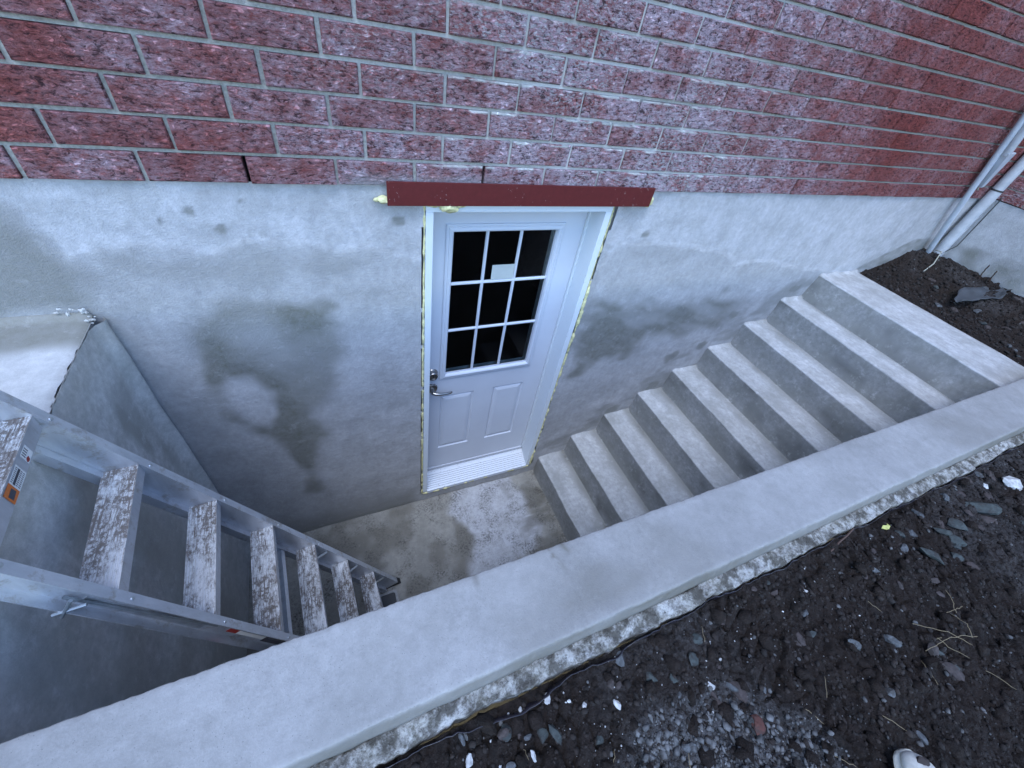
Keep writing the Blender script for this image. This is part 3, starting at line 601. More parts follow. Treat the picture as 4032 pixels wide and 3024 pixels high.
face = (Yv < YO-.0015)*(.55+.4*fbm(U*12, V*.8, 0.0, 5, 4))  # outer face toned darker and streaked, carried by the damp attribute
link('top_coat', npmesh('top_coat', P, Fq, {'damp': np.clip(dmp+face, 0, 1), 'pale': .45*sstep(.05, .5, fbm(U*1.8, Yv*3, 0.0, 22, 4))*(Yv > YO)}), rw, M['coat'])
mb = MB(); mb.box((-2.4, YO+.02, -.1), (4.6, YI+.0, ZR-.10)); mb.box((-2.4, YO+.02, ZR-.1), (4.6, YI-.02, ZR-.02)); mb.build('wall_body', M['riser'], rw)
us = np.concatenate([np.arange(-1.6, 1.4, .005), np.arange(1.4, 4.5, .010)]); vs = np.arange(0, 26)
outer = lambda U: -1.4560+.006*vn(U*7, 0*U, 0.0, 2)+.004*vn(U*23, 0*U, 0.0, 4)+.0025*vn(U*80, 0*U, 0.0, 6)-.012*sstep(.3, .7, vn(U*5+1, 0*U, 0.0, 11))*sstep(.9, .5, U)
def rough_fn(U, Vi):
    f = Vi/16.0; y0 = YO+.004; yo = outer(U); top = np.clip(f, 0, 1); dn = np.clip(f-1, 0, 1)
    Yp = y0+(yo-y0)*top-.004*dn; chip = vn(U*9, 0*U, 0.0, 41)
    Zp = 1.696-.045*sstep(.24, .05, top+.06*vn(U*14, 0*U, 0.0, 43))-.012*top-.10*dn+fbm(U*26, Yp*26, 0.0, 7, 4)*.011*(1-.3*dn)+np.abs(fbm(U*70, Yp*70, 0.0, 9, 2))*.004
    return U, Yp+fbm(U*40, Vi*.5, 0.0, 17, 3)*.004*dn, Zp
P, Fq = grid(us, vs, rough_fn); link('rough_edge', npmesh('rough_edge', P, Fq, None, False), rw, M['rough'])
# membrane sheet standing between wall and soil
us = np.arange(-.9, 2.6, .012); vs = np.arange(0, 7)
def memb_fn(U, Vi):
    f = Vi/6; flap = np.exp(-((U+.16)/.16)**2)*.030+np.exp(-((U-.12)/.07)**2)*.016
    y = outer(U)-.006-.003*vn(U*9, 0*U, 0.0, 3)-flap*f
    return U, y-.002*f, 1.668-.004*vn(U*14, 0*U, 0.0, 8)-.07*(1-f)-.010*flap/.03*f+.004*vn(U*31, f*4, 0.0, 6)+.004*f
P, Fq = grid(us, vs, memb_fn); mo = link('membrane_sheet', npmesh('membrane_sheet', P, Fq), None, M['memb']); mo.modifiers.new('s', 'SOLIDIFY').thickness = .0015
tag(mo, 'black wavy waterproofing membrane edge between the rough concrete and the soil', 'membrane')
# stairs
st = empty('concrete_stairs', (X1, -.6, 0), 'grey concrete staircase of nine steps climbing right beside the parged wall', 'stairs')
ys = np.arange(YI-.10, .014, .013)
for i in range(9):
    xn = X1+RUN*i; zt = RISE*(i+1); xb = xn+RUN+(.02 if i < 8 else 0); z0 = zt-RISE-.01
    if i == 8: xb = XBACK
    batter = .010 if i < 8 else .030
    pf = [(xn-batter, z0), (xn-batter*.9, z0+.03), (xn-batter*.6, z0+.08)]+[(xn-batter*.3, z0+.13), (xn-.001, zt-.016), (xn, zt-.008), (xn+.0008, zt-.003), (xn+.003, zt-.0006), (xn+.012, zt)]
    nn = int((xb-xn-.02)/.016); pf += [(xn+.012+(xb-xn-.012)*(k+1)/nn, zt) for k in range(nn)]
    pf[0] = (xn-batter-.010, z0); pf[1] = (xn-batter-.001, z0+.022)
    if i == 8: pf += [(xb+.002, zt-.01), (xb+.004, zt-.15)]
    pa = np.array(pf)
    def fn(Yg, Vi, pa=pa, i=i, zt=zt, xn=xn):
        X, Z = pa[Vi.astype(int), 0], pa[Vi.astype(int), 1]; tr = Z > zt-.0005
        nose = np.exp(-((X-xn)/.01)**2)*(Z > zt-.03)
        return (X+nose*(.003*vn(Yg*9, 0*Yg, 0.0, i)+.0012*vn(Yg*60, 0*Yg, 0.0, i+9))+np.where(tr, 0, .003*fbm(Yg*8, Z*8, 0.0, i+20, 3)), Yg,
                Z+np.where(tr, .003*fbm(Yg*5, X*5, 0.0, i+40, 3), 0)-nose*.0015*np.abs(vn(Yg*35, 0*Yg, 0.0, i+60))+.012*np.exp(-((Yg+.0)/.016)**2)*tr*(1+.6*vn(X*20, 0*X, 0.0, i)))
    P, Fq = grid(ys, np.arange(len(pf)), fn)
    Yg, Vi = np.meshgrid(ys, np.arange(len(pf)), indexing='ij'); X, Z = pa[Vi.astype(int), 0], pa[Vi.astype(int), 1]
    tread_m = (Z > zt-.0045)
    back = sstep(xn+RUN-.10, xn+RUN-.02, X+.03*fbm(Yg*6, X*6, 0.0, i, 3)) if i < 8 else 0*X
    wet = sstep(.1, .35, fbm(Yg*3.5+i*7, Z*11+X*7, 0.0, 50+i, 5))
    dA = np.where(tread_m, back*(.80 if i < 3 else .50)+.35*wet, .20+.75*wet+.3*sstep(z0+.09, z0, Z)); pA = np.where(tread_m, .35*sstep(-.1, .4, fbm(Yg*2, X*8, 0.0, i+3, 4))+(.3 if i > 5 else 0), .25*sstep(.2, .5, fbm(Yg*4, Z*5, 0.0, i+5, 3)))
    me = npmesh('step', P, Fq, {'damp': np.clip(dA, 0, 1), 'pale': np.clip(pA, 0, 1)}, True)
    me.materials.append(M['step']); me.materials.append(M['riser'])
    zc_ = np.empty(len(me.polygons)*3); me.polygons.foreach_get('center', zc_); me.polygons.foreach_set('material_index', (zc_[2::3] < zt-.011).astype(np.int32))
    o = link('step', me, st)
    if i == 8: o['label'] = 'wide top landing step of the staircase'
    if i == 0: o['label'] = 'lowest step beside the door sill'
mb = MB()
mb.box((XBACK-.06, YI-.1, ZLAND-.3), (XBACK-.005, .01, ZLAND-.02)); mb.build('landing_edge', M['riser'], st)
# ============================================================ GROUND
def gz(X, Y):
    z = 1.655+0*X
    z = z+.05*sstep(3.2, 4.1, X)*sstep(-1.5, -1.2, Y)
    z = z+(.035+.09*sstep(3.4, 4.25, X)*np.exp(-((Y+.05)/.35)**2)+.07*sstep(3.7, 4.3, X)*sstep(-.1, -.45, Y))*sstep(-1.42, -1.3, Y)*sstep(3.3, 3.45, X)
    z = z+.05*np.exp(-(((X-3.95)/.22)**2+((Y+.02)/.12)**2))
    return z
def gdisp(X, Y):
    a_ = fbm(X*3.2+Y*1.3, Y*4.5-X, 0.0, 3, 3)*.022
    wx, wy = X+.02*fbm(X*12, Y*12, 0.0, 61, 3), Y+.02*fbm(X*12, Y*12, 0.0, 62, 3)
    q1, q2 = wx*.83-wy*.56, wx*.56+wy*.83
    h1, e1 = cells(q1, q2, 5, (24, 13)); h2, e2 = cells(q1, q2, 9, (62, 44)); msk = sstep(-.25, .15, fbm(X*4, Y*4, 0.0, 77, 3))
    a_ = a_+msk*(h1*.020-.012*sstep(.16, .0, e1))+(.35+.65*(1-msk))*(h2*.008-.0045*sstep(.2, .0, e2))
    w = fbm(X*13+3, Y*17, 0.0, 5, 4); a_ = a_+np.abs(w)*.014+fbm(X*48, Y*48, 0.0, 7, 3)*.0055+np.maximum(0, fbm(X*26, Y*26, 0.0, 55, 3))*.010
    return a_-.012
def axis(lo, a_, b_, step, hi, grow=1.35):
    v = list(np.arange(a_, b_, step)); s_ = step; x = v[-1]
    while x < hi: s_ *= grow; x += s_; v.append(x)
    s_ = step; x = v[0]; w = []
    while x > lo: s_ *= grow; x -= s_; w.append(x)
    return np.array(w[::-1]+v)
gx = np.unique(np.concatenate([axis(-200, -.75, 2.2, .0052, 3), np.arange(2.2, 4.31, .009), axis(4.3, 4.32, 4.34, .01, 200)])); gx = gx[(np.diff(gx, prepend=-999) > .003)]
gy = np.unique(np.concatenate([axis(-200, -2.15, -1.43, .0045, -1.44), np.arange(-1.43, .02, .011)])); gy = gy[(np.diff(gy, prepend=-999) > .003)]
def keepg(X, Y):
    pit = (X < XBACK-.004) & (X > -2.35) & (Y > -1.462)
    hs = (Y > .012) | ((X > XE+.02) & (Y > -3.3))
    return ~(pit | hs)
near = lambda X, Y: sstep(30, 4, np.hypot(X, Y))
P, Fq = grid(gx, gy, lambda X, Y: (X, Y, gz(X, Y)+gdisp(X, Y)*near(X, Y)), keepg)
U, V = np.meshgrid(gx, gy, indexing='ij')
grv = .9*pm(U, V, [(.10,-1.62),(.40,-1.66),(.52,-1.78),(.5,-2.1),(.0,-2.1),(0,-1.7)], .05, .08, 6, 3)+.35*sstep(.1, .5, fbm(U*3, V*3, 0.0, 71, 3))+.6*np.exp(-(((U-2.3)/.3)**2+((V+1.5)/.05)**2))
tag(link('ground', npmesh('ground', P, Fq, {'gravel': np.clip(grv, 0, 1)}), None, M['soil']), kind='structure')
# crumbs and grit scattered through the soil
def scatter(n, xr, yr, smin, smax, seed, dens=None, jag=.28):
    r_ = np.random.default_rng(seed); ico = bmesh.new(); bmesh.ops.create_icosphere(ico, subdivisions=1, radius=1)
    A = np.array([v.co[:] for v in ico.verts]); T = np.array([[v.index for v in f.verts] for f in ico.faces]); ico.free()
    x = r_.uniform(*xr, n); y = r_.uniform(*yr, n); ok = keepg(x, y) & (y < -1.475) | (keepg(x, y) & (x > XBACK+.02) & (y < -.03) & (x < XE-.03))
    if dens is not None: ok &= r_.random(n) < dens(x, y)
    x, y = x[ok], y[ok]; n = len(x); s_ = smin*(smax/smin)**(r_.random(n)**2.2)
    z = gz(x, y)+gdisp(x, y)
    B = A[None]*(1+r_.uniform(-jag, jag, (n, len(A), 1)))*(s_[:, None]*r_.uniform(.55, 1.25, (n, 3)))[:, None]
    th = r_.uniform(0, 6.28, n); c_, q_ = np.cos(th), np.sin(th)
    Bx = B[..., 0]*c_[:, None]-B[..., 1]*q_[:, None]; By = B[..., 0]*q_[:, None]+B[..., 1]*c_[:, None]
    PP = np.stack([Bx+x[:, None], By+y[:, None], B[..., 2]*.75+z[:, None]+s_[:, None]*.2], -1).reshape(-1, 3)
    TT = (T[None]+(np.arange(n)*len(A))[:, None, None]).reshape(-1, 3); return PP, TT
gr_d = lambda x, y: .12+.9*pm(x, y, [(.10,-1.62),(.40,-1.66),(.52,-1.78),(.5,-2.1),(.0,-2.1),(0,-1.7)], .06, .08, 6, 3)
PP, TT = scatter(13000, (-.6, 2.6), (-2.15, -1.46), .002, .0095, 5); P2, T2 = scatter(7000, (2.4, 4.3), (-1.8, -.02), .004, .018, 6)
tag(link('soil_crumbs', npmesh('soil_crumbs', np.concatenate([PP, P2]), np.concatenate([TT, T2+len(PP)]), None, False), None, M['clod']), 'loose dark crumbs of soil over the dug ground', kind='stuff')
PP, TT = scatter(9000, (-.4, 2.6), (-2.15, -1.46), .0018, .008, 8, gr_d); P2, T2 = scatter(420, (2.4, 4.3), (-1.8, -.02), .003, .009, 9)
gp = lambda x, y: .6*pm(x, y, [(.10,-1.64),(.40,-1.68),(.50,-1.80),(.5,-2.1),(.0,-2.1),(0,-1.72)], .04, .07, 6, 3)**1.5
PG, TG = scatter(11000, (-.1, .6), (-2.12, -1.6), .0018, .0105, 28, gp, .45)
tag(link('gravel_patch', npmesh('gravel_patch', PG, TG, None, False), None, M['gravel']), 'patch of pale grey gravel in the soil at the lower border', kind='stuff')
tag(link('grit', npmesh('grit', np.concatenate([PP, P2]), np.concatenate([TT, T2+len(PP)]), None, False), None, M['grit']), 'fine grey grit mixed in the soil', kind='stuff')
PP, TT = scatter(210, (-.4, .9), (-1.8, -1.46), .0010, .0030, 18)
tag(link('mortar_specks', npmesh('mortar_specks', PP, TT, None, False), None, M['chip']), 'tiny white specks of mortar on the soil', kind='stuff')
# individual stones
def stone_mesh(seed, m, flat=.6, sub=2):
    bm = bmesh.new(); bmesh.ops.create_icosphere(bm, subdivisions=sub, radius=1); r_ = random.Random(seed)
    for _ in range(11):      # slice facets
        n_ = Vector((r_.gauss(0, 1), r_.gauss(0, 1), r_.gauss(0, 1))).normalized(); d_ = r_.uniform(.45, .85)
        for v in bm.verts:
            q = v.co.dot(n_)
            if q > d_: v.co -= n_*(q-d_)
    for v in bm.verts: v.co = Vector((v.co.x*1.1, v.co.y*.92, v.co.z*flat))+Vector([r_.uniform(-.04, .04) for _ in range(3)])
    me_ = bpy.data.meshes.new('stone'); bm.to_mesh(me_); bm.free(); me_.materials.append(m); return me_
SM = {k: [stone_mesh(i*10+j, M[k], .55) for j in range(5)] for i, k in enumerate(('stone_grey', 'stone_green', 'stone_brown', 'stone_red', 'chip'))}
def put_stone(x, y, s_, k, label, cat, group=None, rz=None, name='stone', asp=1, lift=.2):
    o = bpy.data.objects.new(name, random.choice(SM[k])); COL.objects.link(o)
    z = float(gz(np.array(x), np.array(y))+gdisp(np.array(x), np.array(y)))
    o.location = (x, y, z+s_*lift*.55); o.rotation_euler = (random.uniform(-.25, .25), random.uniform(-.25, .25), random.uniform(0, 6.28) if rz is None else rz); asp = asp**.6; o.scale = (s_*asp, s_/asp**.5, s_)
    return tag(o, label, cat, group)
N = [(.082,-1.562,.013,'chip','white elongated chip lying a hand off the membrane, brightest of the near chips','chip',2.0,1.5),
 (-.073,-1.490,.013,'chip','pale chip lying on the membrane flap','chip',1.2,1.3), (-.141,-1.486,.009,'chip','small pale grey chip left of the one on the membrane flap','chip',1.4,1.3),
 (.005,-1.536,.010,'chip','rough white chip between the membrane flap and the bright elongated chip','chip',1.0,1),
 (-.275,-1.525,.014,'chip','white chip at the lower border of the photo, leftmost','chip',1.2,1.5), (-.146,-1.569,.010,'chip','thin white chip at the lower border, second from the left','chip',1.6,1.7),
 (.198,-1.55,.020,'stone_green','flat greenish stone with a long pointed shape near the rough concrete','stone',2.4,1.4),
 (-.11,-1.546,.021,'stone_green','rounded greenish stone paired with a narrower one near the lower edge','stone',1.1,1),
 (-.082,-1.553,.020,'stone_green','narrow greenish stone standing right beside the rounded greenish stone','stone',1.9,1.5),
 (.005,-1.601,.015,'stone_green','greenish flat stone alone between gravel and white chips','stone',.3,1.2),
 (-.273,-1.48,.015,'stone_grey','grey stone close under the left end of the membrane','stone',2.2,1.1), (-.194,-1.511,.020,'stone_brown','brown angular stone right of the grey one by the membrane','stone',.2,1.1),
 (.088,-1.523,.016,'stone_brown','brown stone next to the membrane end','stone',.5,1), (.142,-1.487,.020,'stone_grey','grey angular stone touching the rough concrete edge','stone',.9,1.2),
 (.374,-1.525,.025,'stone_green','dark greenish stone above the triangular one','stone',.3,1.2), (.334,-1.56,.026,'stone_green','triangular grey green stone half sunk in soil','stone',1.2,1),
 (.394,-1.642,.017,'stone_grey','pale grey splinter stone leaning on the large brown one','stone',2.2,1.6), (.41,-1.661,.032,'stone_brown','largest brown flat stone, below the pale splinter','stone',2.1,1.3),
 (.345,-1.621,.014,'chip','pale grey pebble left of the pale splinter stone','pebble',2.4,1.2), (.397,-1.727,.026,'stone_red','rusty red lump of brick beside the gravel patch','brick lump',.5,1),
 (.335,-1.665,.030,'stone_brown','broad brown stone above the gravel patch','stone',2.2,1.1), (.812,-1.701,.024,'stone_grey','pointed grey rock in the middle of the soil','rock',2.6,1.3),
 (1.664,-1.593,.045,'stone_green','long flat greenish stone, upper of the pair at right','stone',2.5,1.5), (1.577,-1.633,.040,'stone_green','greenish oval stone just below the long flat one','stone',2.2,1.2),
 (1.381,-1.625,.040,'stone_green','dark narrow wedge shaped stone left of the oval ones','stone',2.2,1.6), (1.431,-1.545,.030,'stone_grey','grey flat stone right of another near the rough edge','stone',2.7,1.3),
 (1.36,-1.535,.024,'stone_green','small greenish stone left of the grey flat one','stone',2.3,1.2), (1.315,-1.572,.024,'stone_grey','pale grey flat stone below the flat pair','stone',.2,1.3),
 (.795,-1.812,.018,'stone_grey','smooth pale oval pebble alone in the lower soil','pebble',2.2,1.1), (1.072,-1.867,.032,'stone_brown','long brownish stone near the right lower soil','stone',2.2,1.5),
 (.207,-1.693,.018,'stone_grey','pale wedge stone at the left edge of the gravel patch','stone',2.6,1.4), (.814,-1.547,.009,'chip','small white pebble near the rough concrete, alone','pebble',2.5,1.2),
 (.945,-1.741,.026,'stone_grey','rough grey lump right of the pointed rock','rock',2.2,1.1), (1.5,-1.669,.028,'stone_green','third greenish stone below the oval pair','stone',2.5,1.1),
 (2.194,-1.562,.055,'chip','large pale broken lump of concrete near the right border','concrete lump',2.5,1.2), (1.891,-1.588,.07,'stone_green','long dark flat stone below the pale concrete lump','stone',2.6,1.9),
 (2.05,-1.53,.018,'chip','small white chip left of the pale concrete lump','chip',1,1.2), (1.75,-1.50,.026,'stone_grey','square grey stone by the rough edge at right','stone',.6,1)]
for x, y, s_, k, lab, cat, rz, asp in N: put_stone(x, y, s_*.85, k, lab, cat, None, rz, 'concrete_lump' if 'lump of concrete' in lab else ('chip' if cat == 'chip' else 'stone'), asp)
PC, TC = scatter(1500, (-.5, 2.6), (-2.15, -1.475), .006, .026, 38, None, .4); P2, T2 = scatter(500, (2.4, 4.3), (-1.8, -.02), .006, .024, 39, None, .4)
PC[:, 2] -= .004; P2[:, 2] -= .004
tag(link('soil_clods', npmesh('soil_clods', np.concatenate([PC, P2]), np.concatenate([TC, T2+len(PC)]), None, False), None, M['soil']), 'larger broken clods of dark soil', kind='stuff')
r_ = random.Random(5); cnt = 0
labs = {'stone_grey': 'small grey stone pressed into the dark soil', 'stone_green': 'small greenish stone pressed into the dark soil', 'stone_brown': 'small brown stone pressed into the dark soil'}
while cnt < 110:
    x = r_.uniform(-.35, 2.7)**1; y = -1.485-abs(r_.gauss(0, .22)); 
    if cnt > 90: x, y = r_.uniform(3.45, 4.2), r_.uniform(-1.2, -.2)
    if y < -2.2: continue
    k = r_.choice(['stone_grey', 'stone_green', 'stone_brown', 'stone_brown', 'stone_brown', 'stone_grey']); s_ = .006+.013*r_.random()**1.6+.005*max(0, x)
    if x > 3.3: rg_ = 'in the soil behind the stair landing'
    elif math.hypot(x-.68, y+1.93) < .22: rg_ = 'close around the shoe'
    elif x < .5 and y < -1.62: rg_ = 'in or beside the pale gravel patch'
    else: rg_ = ('just below the rough concrete edge' if y > -1.56 else 'out in the open soil')+(' near the white chips' if x < .3 else ' halfway along' if x < 1.0 else ' near the straw tangle' if x < 1.45 else ' towards the right border')
    sz_ = 'small' if s_ < .013 else 'medium'
    kn_ = {'stone_grey': 'grey', 'stone_green': 'greenish', 'stone_brown': 'brown'}[k]
    put_stone(x, y, s_, k, '%s %s stone %s' % (sz_, kn_, rg_), 'stone', '%s %s stones %s' % (sz_, kn_, rg_), None, 'stone', r_.uniform(1, 1.5), .1); cnt += 1
for i in range(15):
    x, y = r_.uniform(-.3, 1.3), -1.48-abs(r_.gauss(0, .12))
    put_stone(x, y, r_.uniform(.0025, .0055), 'chip', 'tiny white chip scattered on the dark soil', 'chip', 'tiny white chips on the soil', None, 'chip', r_.uniform(1, 1.6), .5)
G = lambda x, y, h=0: (x, y, float(gz(np.array(x), np.array(y))+gdisp(np.array(x), np.array(y)))+h)
# straws, twigs, rod, leaf, scrap sheet
def straw(pts, lab, cat='straw', r_=.0008, m='straw', group=None, name='straw'):
    m_ = MB(); P_ = []
    for a_, b_ in zip(pts[:-1], pts[1:]):
        P_ += [Vector(a_).lerp(Vector(b_), k/5)+Vector((random.uniform(-.002, .002), random.uniform(-.002, .002), random.uniform(0, .003))) for k in range(5)]
    P_.append(Vector(pts[-1])); m_.tube(P_, [r_]*(len(P_)-1)+[r_*.4], 5); return tag(m_.build(name, M[m], None, smooth=True), lab, cat, group)
for i, (c_, a_, L) in enumerate([((1.13,-1.79),-.15,.16), ((1.17,-1.815),.25,.13), ((1.08,-1.80),.55,.10), ((1.22,-1.80),1.9,.07), ((1.25,-1.765),.5,.09), ((1.27,-1.745),1.6,.07), ((1.12,-1.825),-.5,.08)]):
    x, y = c_; dx, dy = math.cos(a_-.6)*L/2, math.sin(a_-.6)*L/2
    straw([G(x-dx, y-dy, .012), G(x, y, .02), G(x+dx, y+dy, .014)], 'thin dry straw in the tangle of straws at the right of the soil', group='tangled dry straws')
for i, (c_, a_, L) in enumerate([((.64,-1.74),1.2,.05), ((.55,-1.77),-.6,.05), ((.98,-1.835),1.5,.06), ((.74,-1.86),-.5,.06), ((1.18,-1.93),-.9,.06), ((.55,-1.86),-.5,.04), ((.02,-1.64),1.2,.035), ((.60,-1.95),.2,.04), ((.18,-1.72),1.4,.05), ((-.16,-1.56),-1.2,.02), ((.40,-1.52),1.4,.04), ((1.0,-1.66),-.8,.04)]):
    x, y = c_; dx, dy = math.cos(a_-.4)*L/2, math.sin(a_-.4)*L/2
    straw([G(x-dx, y-dy, .006), G(x+dx, y+dy, .010)], 'short dry straw lying single on the soil', r_=.0008, group='single dry straws')
straw([(1.142, -1.462, 1.685), G(.94, -1.50, .004)], 'thin dark rod leaning from the rough concrete onto the soil', 'rod', .0028, 'twig', name='rod')
lf = MB(); c_ = Vector(G(1.312, -1.502, .012)); lf.add([c_+Vector(p) for p in ((-.02, .006, 0), (-.006, .012, .004), (.008, .006, .006), (.020, .012, .003), (.022, 0, .004), (.006, -.006, .002), (-.008, -.004, .003))], [(0, 1, 6), (1, 2, 5, 6), (2, 3, 4, 5)])
o = lf.build('leaf', M['leaf']); o.modifiers.new('s', 'SOLIDIFY').thickness = .0006; tag(o, 'small yellow green leaf scrap on the soil below the rough concrete edge', 'leaf')
sh = MB(); us_, vs_ = np.linspace(0, 1, 34), np.linspace(-1, 1, 6)
P, Fq = grid(us_, vs_, lambda U, V: (3.65+.95*U*.62, -.56+.02*np.sin(U*5)-V*(.052*np.sin(np.pi*np.clip(U*.9+.08, 0, 1))+.012+.022*vn(U*9, V*1.5, 0.0, 3)), 1.755+.05*U+.012*np.sin(U*7+V)+.02*V*V))
o = link('plastic_scrap', npmesh('plastic_scrap', P, Fq), None, M['sheet']); o.modifiers.new('s', 'SOLIDIFY').thickness = .004; tag(o, 'torn dark grey sheet scrap lying on the soil behind the landing', 'scrap')
for i, (x, y, h) in enumerate([(4.24, -.40, .14), (4.25, -.46, .11)]):
    straw([G(x, y, -.01), (x-.05, y+.004, G(x, y)[2]+h*.5), (x-.10, y-.002, G(x, y)[2]+h)], ['taller dark dry plant stem standing by the return wall', 'shorter dark dry plant stem standing right of the taller one'][i], 'stem', .004, 'twig', name='dry_stem')
# ============================================================ LADDER
el, az = 1.182, -.056
Fo = Vector((-.275, -.533, 0)); dL = Vector((-math.cos(el)*math.cos(az), math.cos(el)*math.sin(az), math.sin(el)))
sL = Vector((-math.sin(az), -math.cos(az), 0)); nL = sL.cross(dL); nL = nL if nL.z > 0 else -nL
W0, TP, S0, SP = .499, .072, .365, .292
lad = empty('step_ladder', Fo, 'aluminium step ladder with muddy treads leaning closed against the end wall', 'ladder')
wid = lambda t_: W0-TP*t_
TMAX = S0+7*SP+.01
def LP(t_, s_, n_): return Fo+dL*t_+sL*s_+nL*n_
def rail(side):      # side 0 far rail, 1 near rail
    m_ = MB(); sg = -1 if side == 0 else 1; fl_, dp, th = .027, .073, .003
    def q(t_, s_, n_): return LP(t_, (0 if side == 0 else wid(t_))+sg*s_, n_)
    pr = [(0, 0), (fl_, 0), (fl_, -th), (th, -th), (th, -dp+th), (fl_, -dp+th), (fl_, -dp), (0, -dp)]
    ts = [.004, TMAX]; V = [q(t_, *p) for t_ in ts for p in pr]; n = 8
    m_.add(V, [(i, (i+1) % n, n+(i+1) % n, n+i) for i in range(n)]+[tuple(range(n))[::-1], tuple(range(n, 2*n))])
    return m_.build('rail', M['alu'], lad), q
rails = [rail(0), rail(1)]
hz = Vector((-math.cos(az), math.sin(az), 0)); hz = Vector((hz.x, hz.y, 0)).normalized()   # towards the back of the tread
zv = Vector((0, 0, 1))
STEPS = []
for k in range(7):
    t_ = S0+SP*k-(.022 if k == 6 else 0); w = wid(t_); c_ = LP(t_, 0, -.002)
    cap = False; dep = .080; ap = .041
    stp = bpy.data.objects.new('step', None); COL.objects.link(stp); stp.parent = lad; stp.location = c_-Fo
    A = MB()
    nr = 22; prof = []
    for j in range(nr):      # ribbed top surface
        u0 = dep*j/nr; hgt = .0012 if (j % 2 == 0 and j not in (9, 10, 11, 12)) else 0
        prof += [(u0, hgt), (u0+dep/nr*.55, hgt)]
    prof += [(dep, 0), (dep, -.022), (dep-.003, -.022), (dep-.003, -.003), (.003, -.003), (.003, -ap+.004), (.014, -ap+.004), (.014, -ap), (0, -ap)]
    n = len(prof); e0, e1 = .0005, w-.0005
    def Q(s_, p): return Vector((0, 0, 0))+sL*s_+hz*p[0]+zv*p[1]
    V = [Q(s_, p) for s_ in (e0, e1) for p in prof]
    A.add(V, [(i, (i+1) % n, n+(i+1) % n, n+i) for i in range(n)])
    me = mesh('tread', A.V, A.F); me.materials.append(M['tread']); me.materials.append(M['alu'])
    for p_ in me.polygons: p_.material_index = 0 if p_.center.z > -.0005 and abs(p_.normal.z) > .3 or p_.center.z > .0 else 1
    me.update(); o = bpy.data.objects.new('tread', me); COL.objects.link(o); o.parent = lad; o.location = c_-Fo
    bpy.data.objects.remove(stp); STEPS.append(o)
    for sd_ in (0, 1):       # rivets on the front flanges
        rv = MB(); q_ = rails[sd_][1]; lathe_c = q_(t_-.035, .013, 0)
        rv.tube([lathe_c-nL*.001, lathe_c+nL*.0018, lathe_c+nL*.0026], [.0055, .005, .002], 10); rv.build('rivet', M['galv'], lad, smooth=True)
    if k < 3:                # diagonal braces under the lower steps
        b = MB()
        for sd_ in (0, 1):
            s_ = .004 if sd_ == 0 else w-.004; s2 = .055 if sd_ == 0 else w-.055
            p0 = LP(t_-(.14 if k == 0 else .11), s_, -.010); p1 = c_+sL*s2+hz*.012-zv*.030
            b.tube([p0, p1], .0055, 6)
        b.build('brace', M['galv'], lad)
# top cap with labels on its apron
t_ = S0+SP*7; w = wid(t_); c_ = LP(t_, 0, -.002); A = MB()
prof = [(-.002, .004), (.085, .004), (.085, -.03), (.081, -.03), (.081, 0), (.004, 0), (.004, -.078), (-.002, -.078)]
V = [c_+sL*s_+hz*p[0]+zv*p[1] for s_ in (-.028, w+.028) for p in prof]; n = 8
A.add(V, [(i, (i+1) % n, n+(i+1) % n, n+i) for i in range(n)]+[tuple(range(n))[::-1], tuple(range(n, 2*n))]); cap = A.build('top_cap', M['alu'], lad)
t_ = S0+SP*6-.022; w = wid(t_); c_ = LP(t_, 0, -.002); cap = STEPS[6]; cap['label'] = 'highest visible tread of the ladder with labels on its front edge'
def AP(s_, z_, h): return c_+sL*s_+hz*(-.0002-h)+zv*z_
def sticker(name, m_, s0_, s1_, z0_, z1_, h, par, lab=None):
    q_ = MB(); q_.add([AP(s0_, z0_, h), AP(s1_, z0_, h), AP(s1_, z1_, h), AP(s0_, z1_, h)], [(0, 1, 2, 3)]); o = q_.build(name, M[m_], par)
    if lab: o['label'] = lab
    return o
s1_ = sticker('label', 'label_white', .082, .116, -.037, -.006, .0006, cap, 'small white label with grey bars and a red mark')
ink = MB()
for k in range(4): ink.add([AP(.089+.0062*k, -.022, .0006), AP(.0918+.0062*k, -.022, .0006), AP(.0918+.0062*k, -.009, .0006), AP(.089+.0062*k, -.009, .0006)], [(0, 1, 2, 3)])
ink.build('label_print', M['label_ink'], cap)
rd = MB(); rd.add([AP(.107+.008*math.cos(a_)*(.75 if k % 2 else 1), -.030+.0055*math.sin(a_), .0008) for k, a_ in enumerate(np.linspace(0, 6.28, 10)[:-1])], [tuple(range(9))]); rd.build('label_mark', M['label_red'], cap)
sticker('label', 'label_white', .140, .188, -.039, -.004, .0006, cap, 'white caution label with rows of fine print'); sticker('label', 'label_orange', .1885, .222, -.039, -.004, .0006, cap, 'orange lower part of the caution label')
ink = MB()
for r0 in range(9):
    for cc in range(4):
        za = -.036+cc*.0080; sa = .145+r0*.0046
        if cc == 2: ink.add([AP(sa-.001, za-.0008, .001), AP(sa+.0036, za-.0008, .001), AP(sa+.0036, za+.0060, .001), AP(sa-.001, za+.0060, .001)], [(0, 1, 2, 3)])
        else: ink.add([AP(sa, za, .001), AP(sa+.0018, za, .001), AP(sa+.0018, za+.0056, .001), AP(sa, za+.0056, .001)], [(0, 1, 2, 3)])
ink.add([AP(.194, -.030, .001), AP(.216, -.032, .001), AP(.217, -.016, .001), AP(.195, -.015, .001)], [(0, 1, 2, 3)])
ink.build('label_print', M['label_ink'], cap)
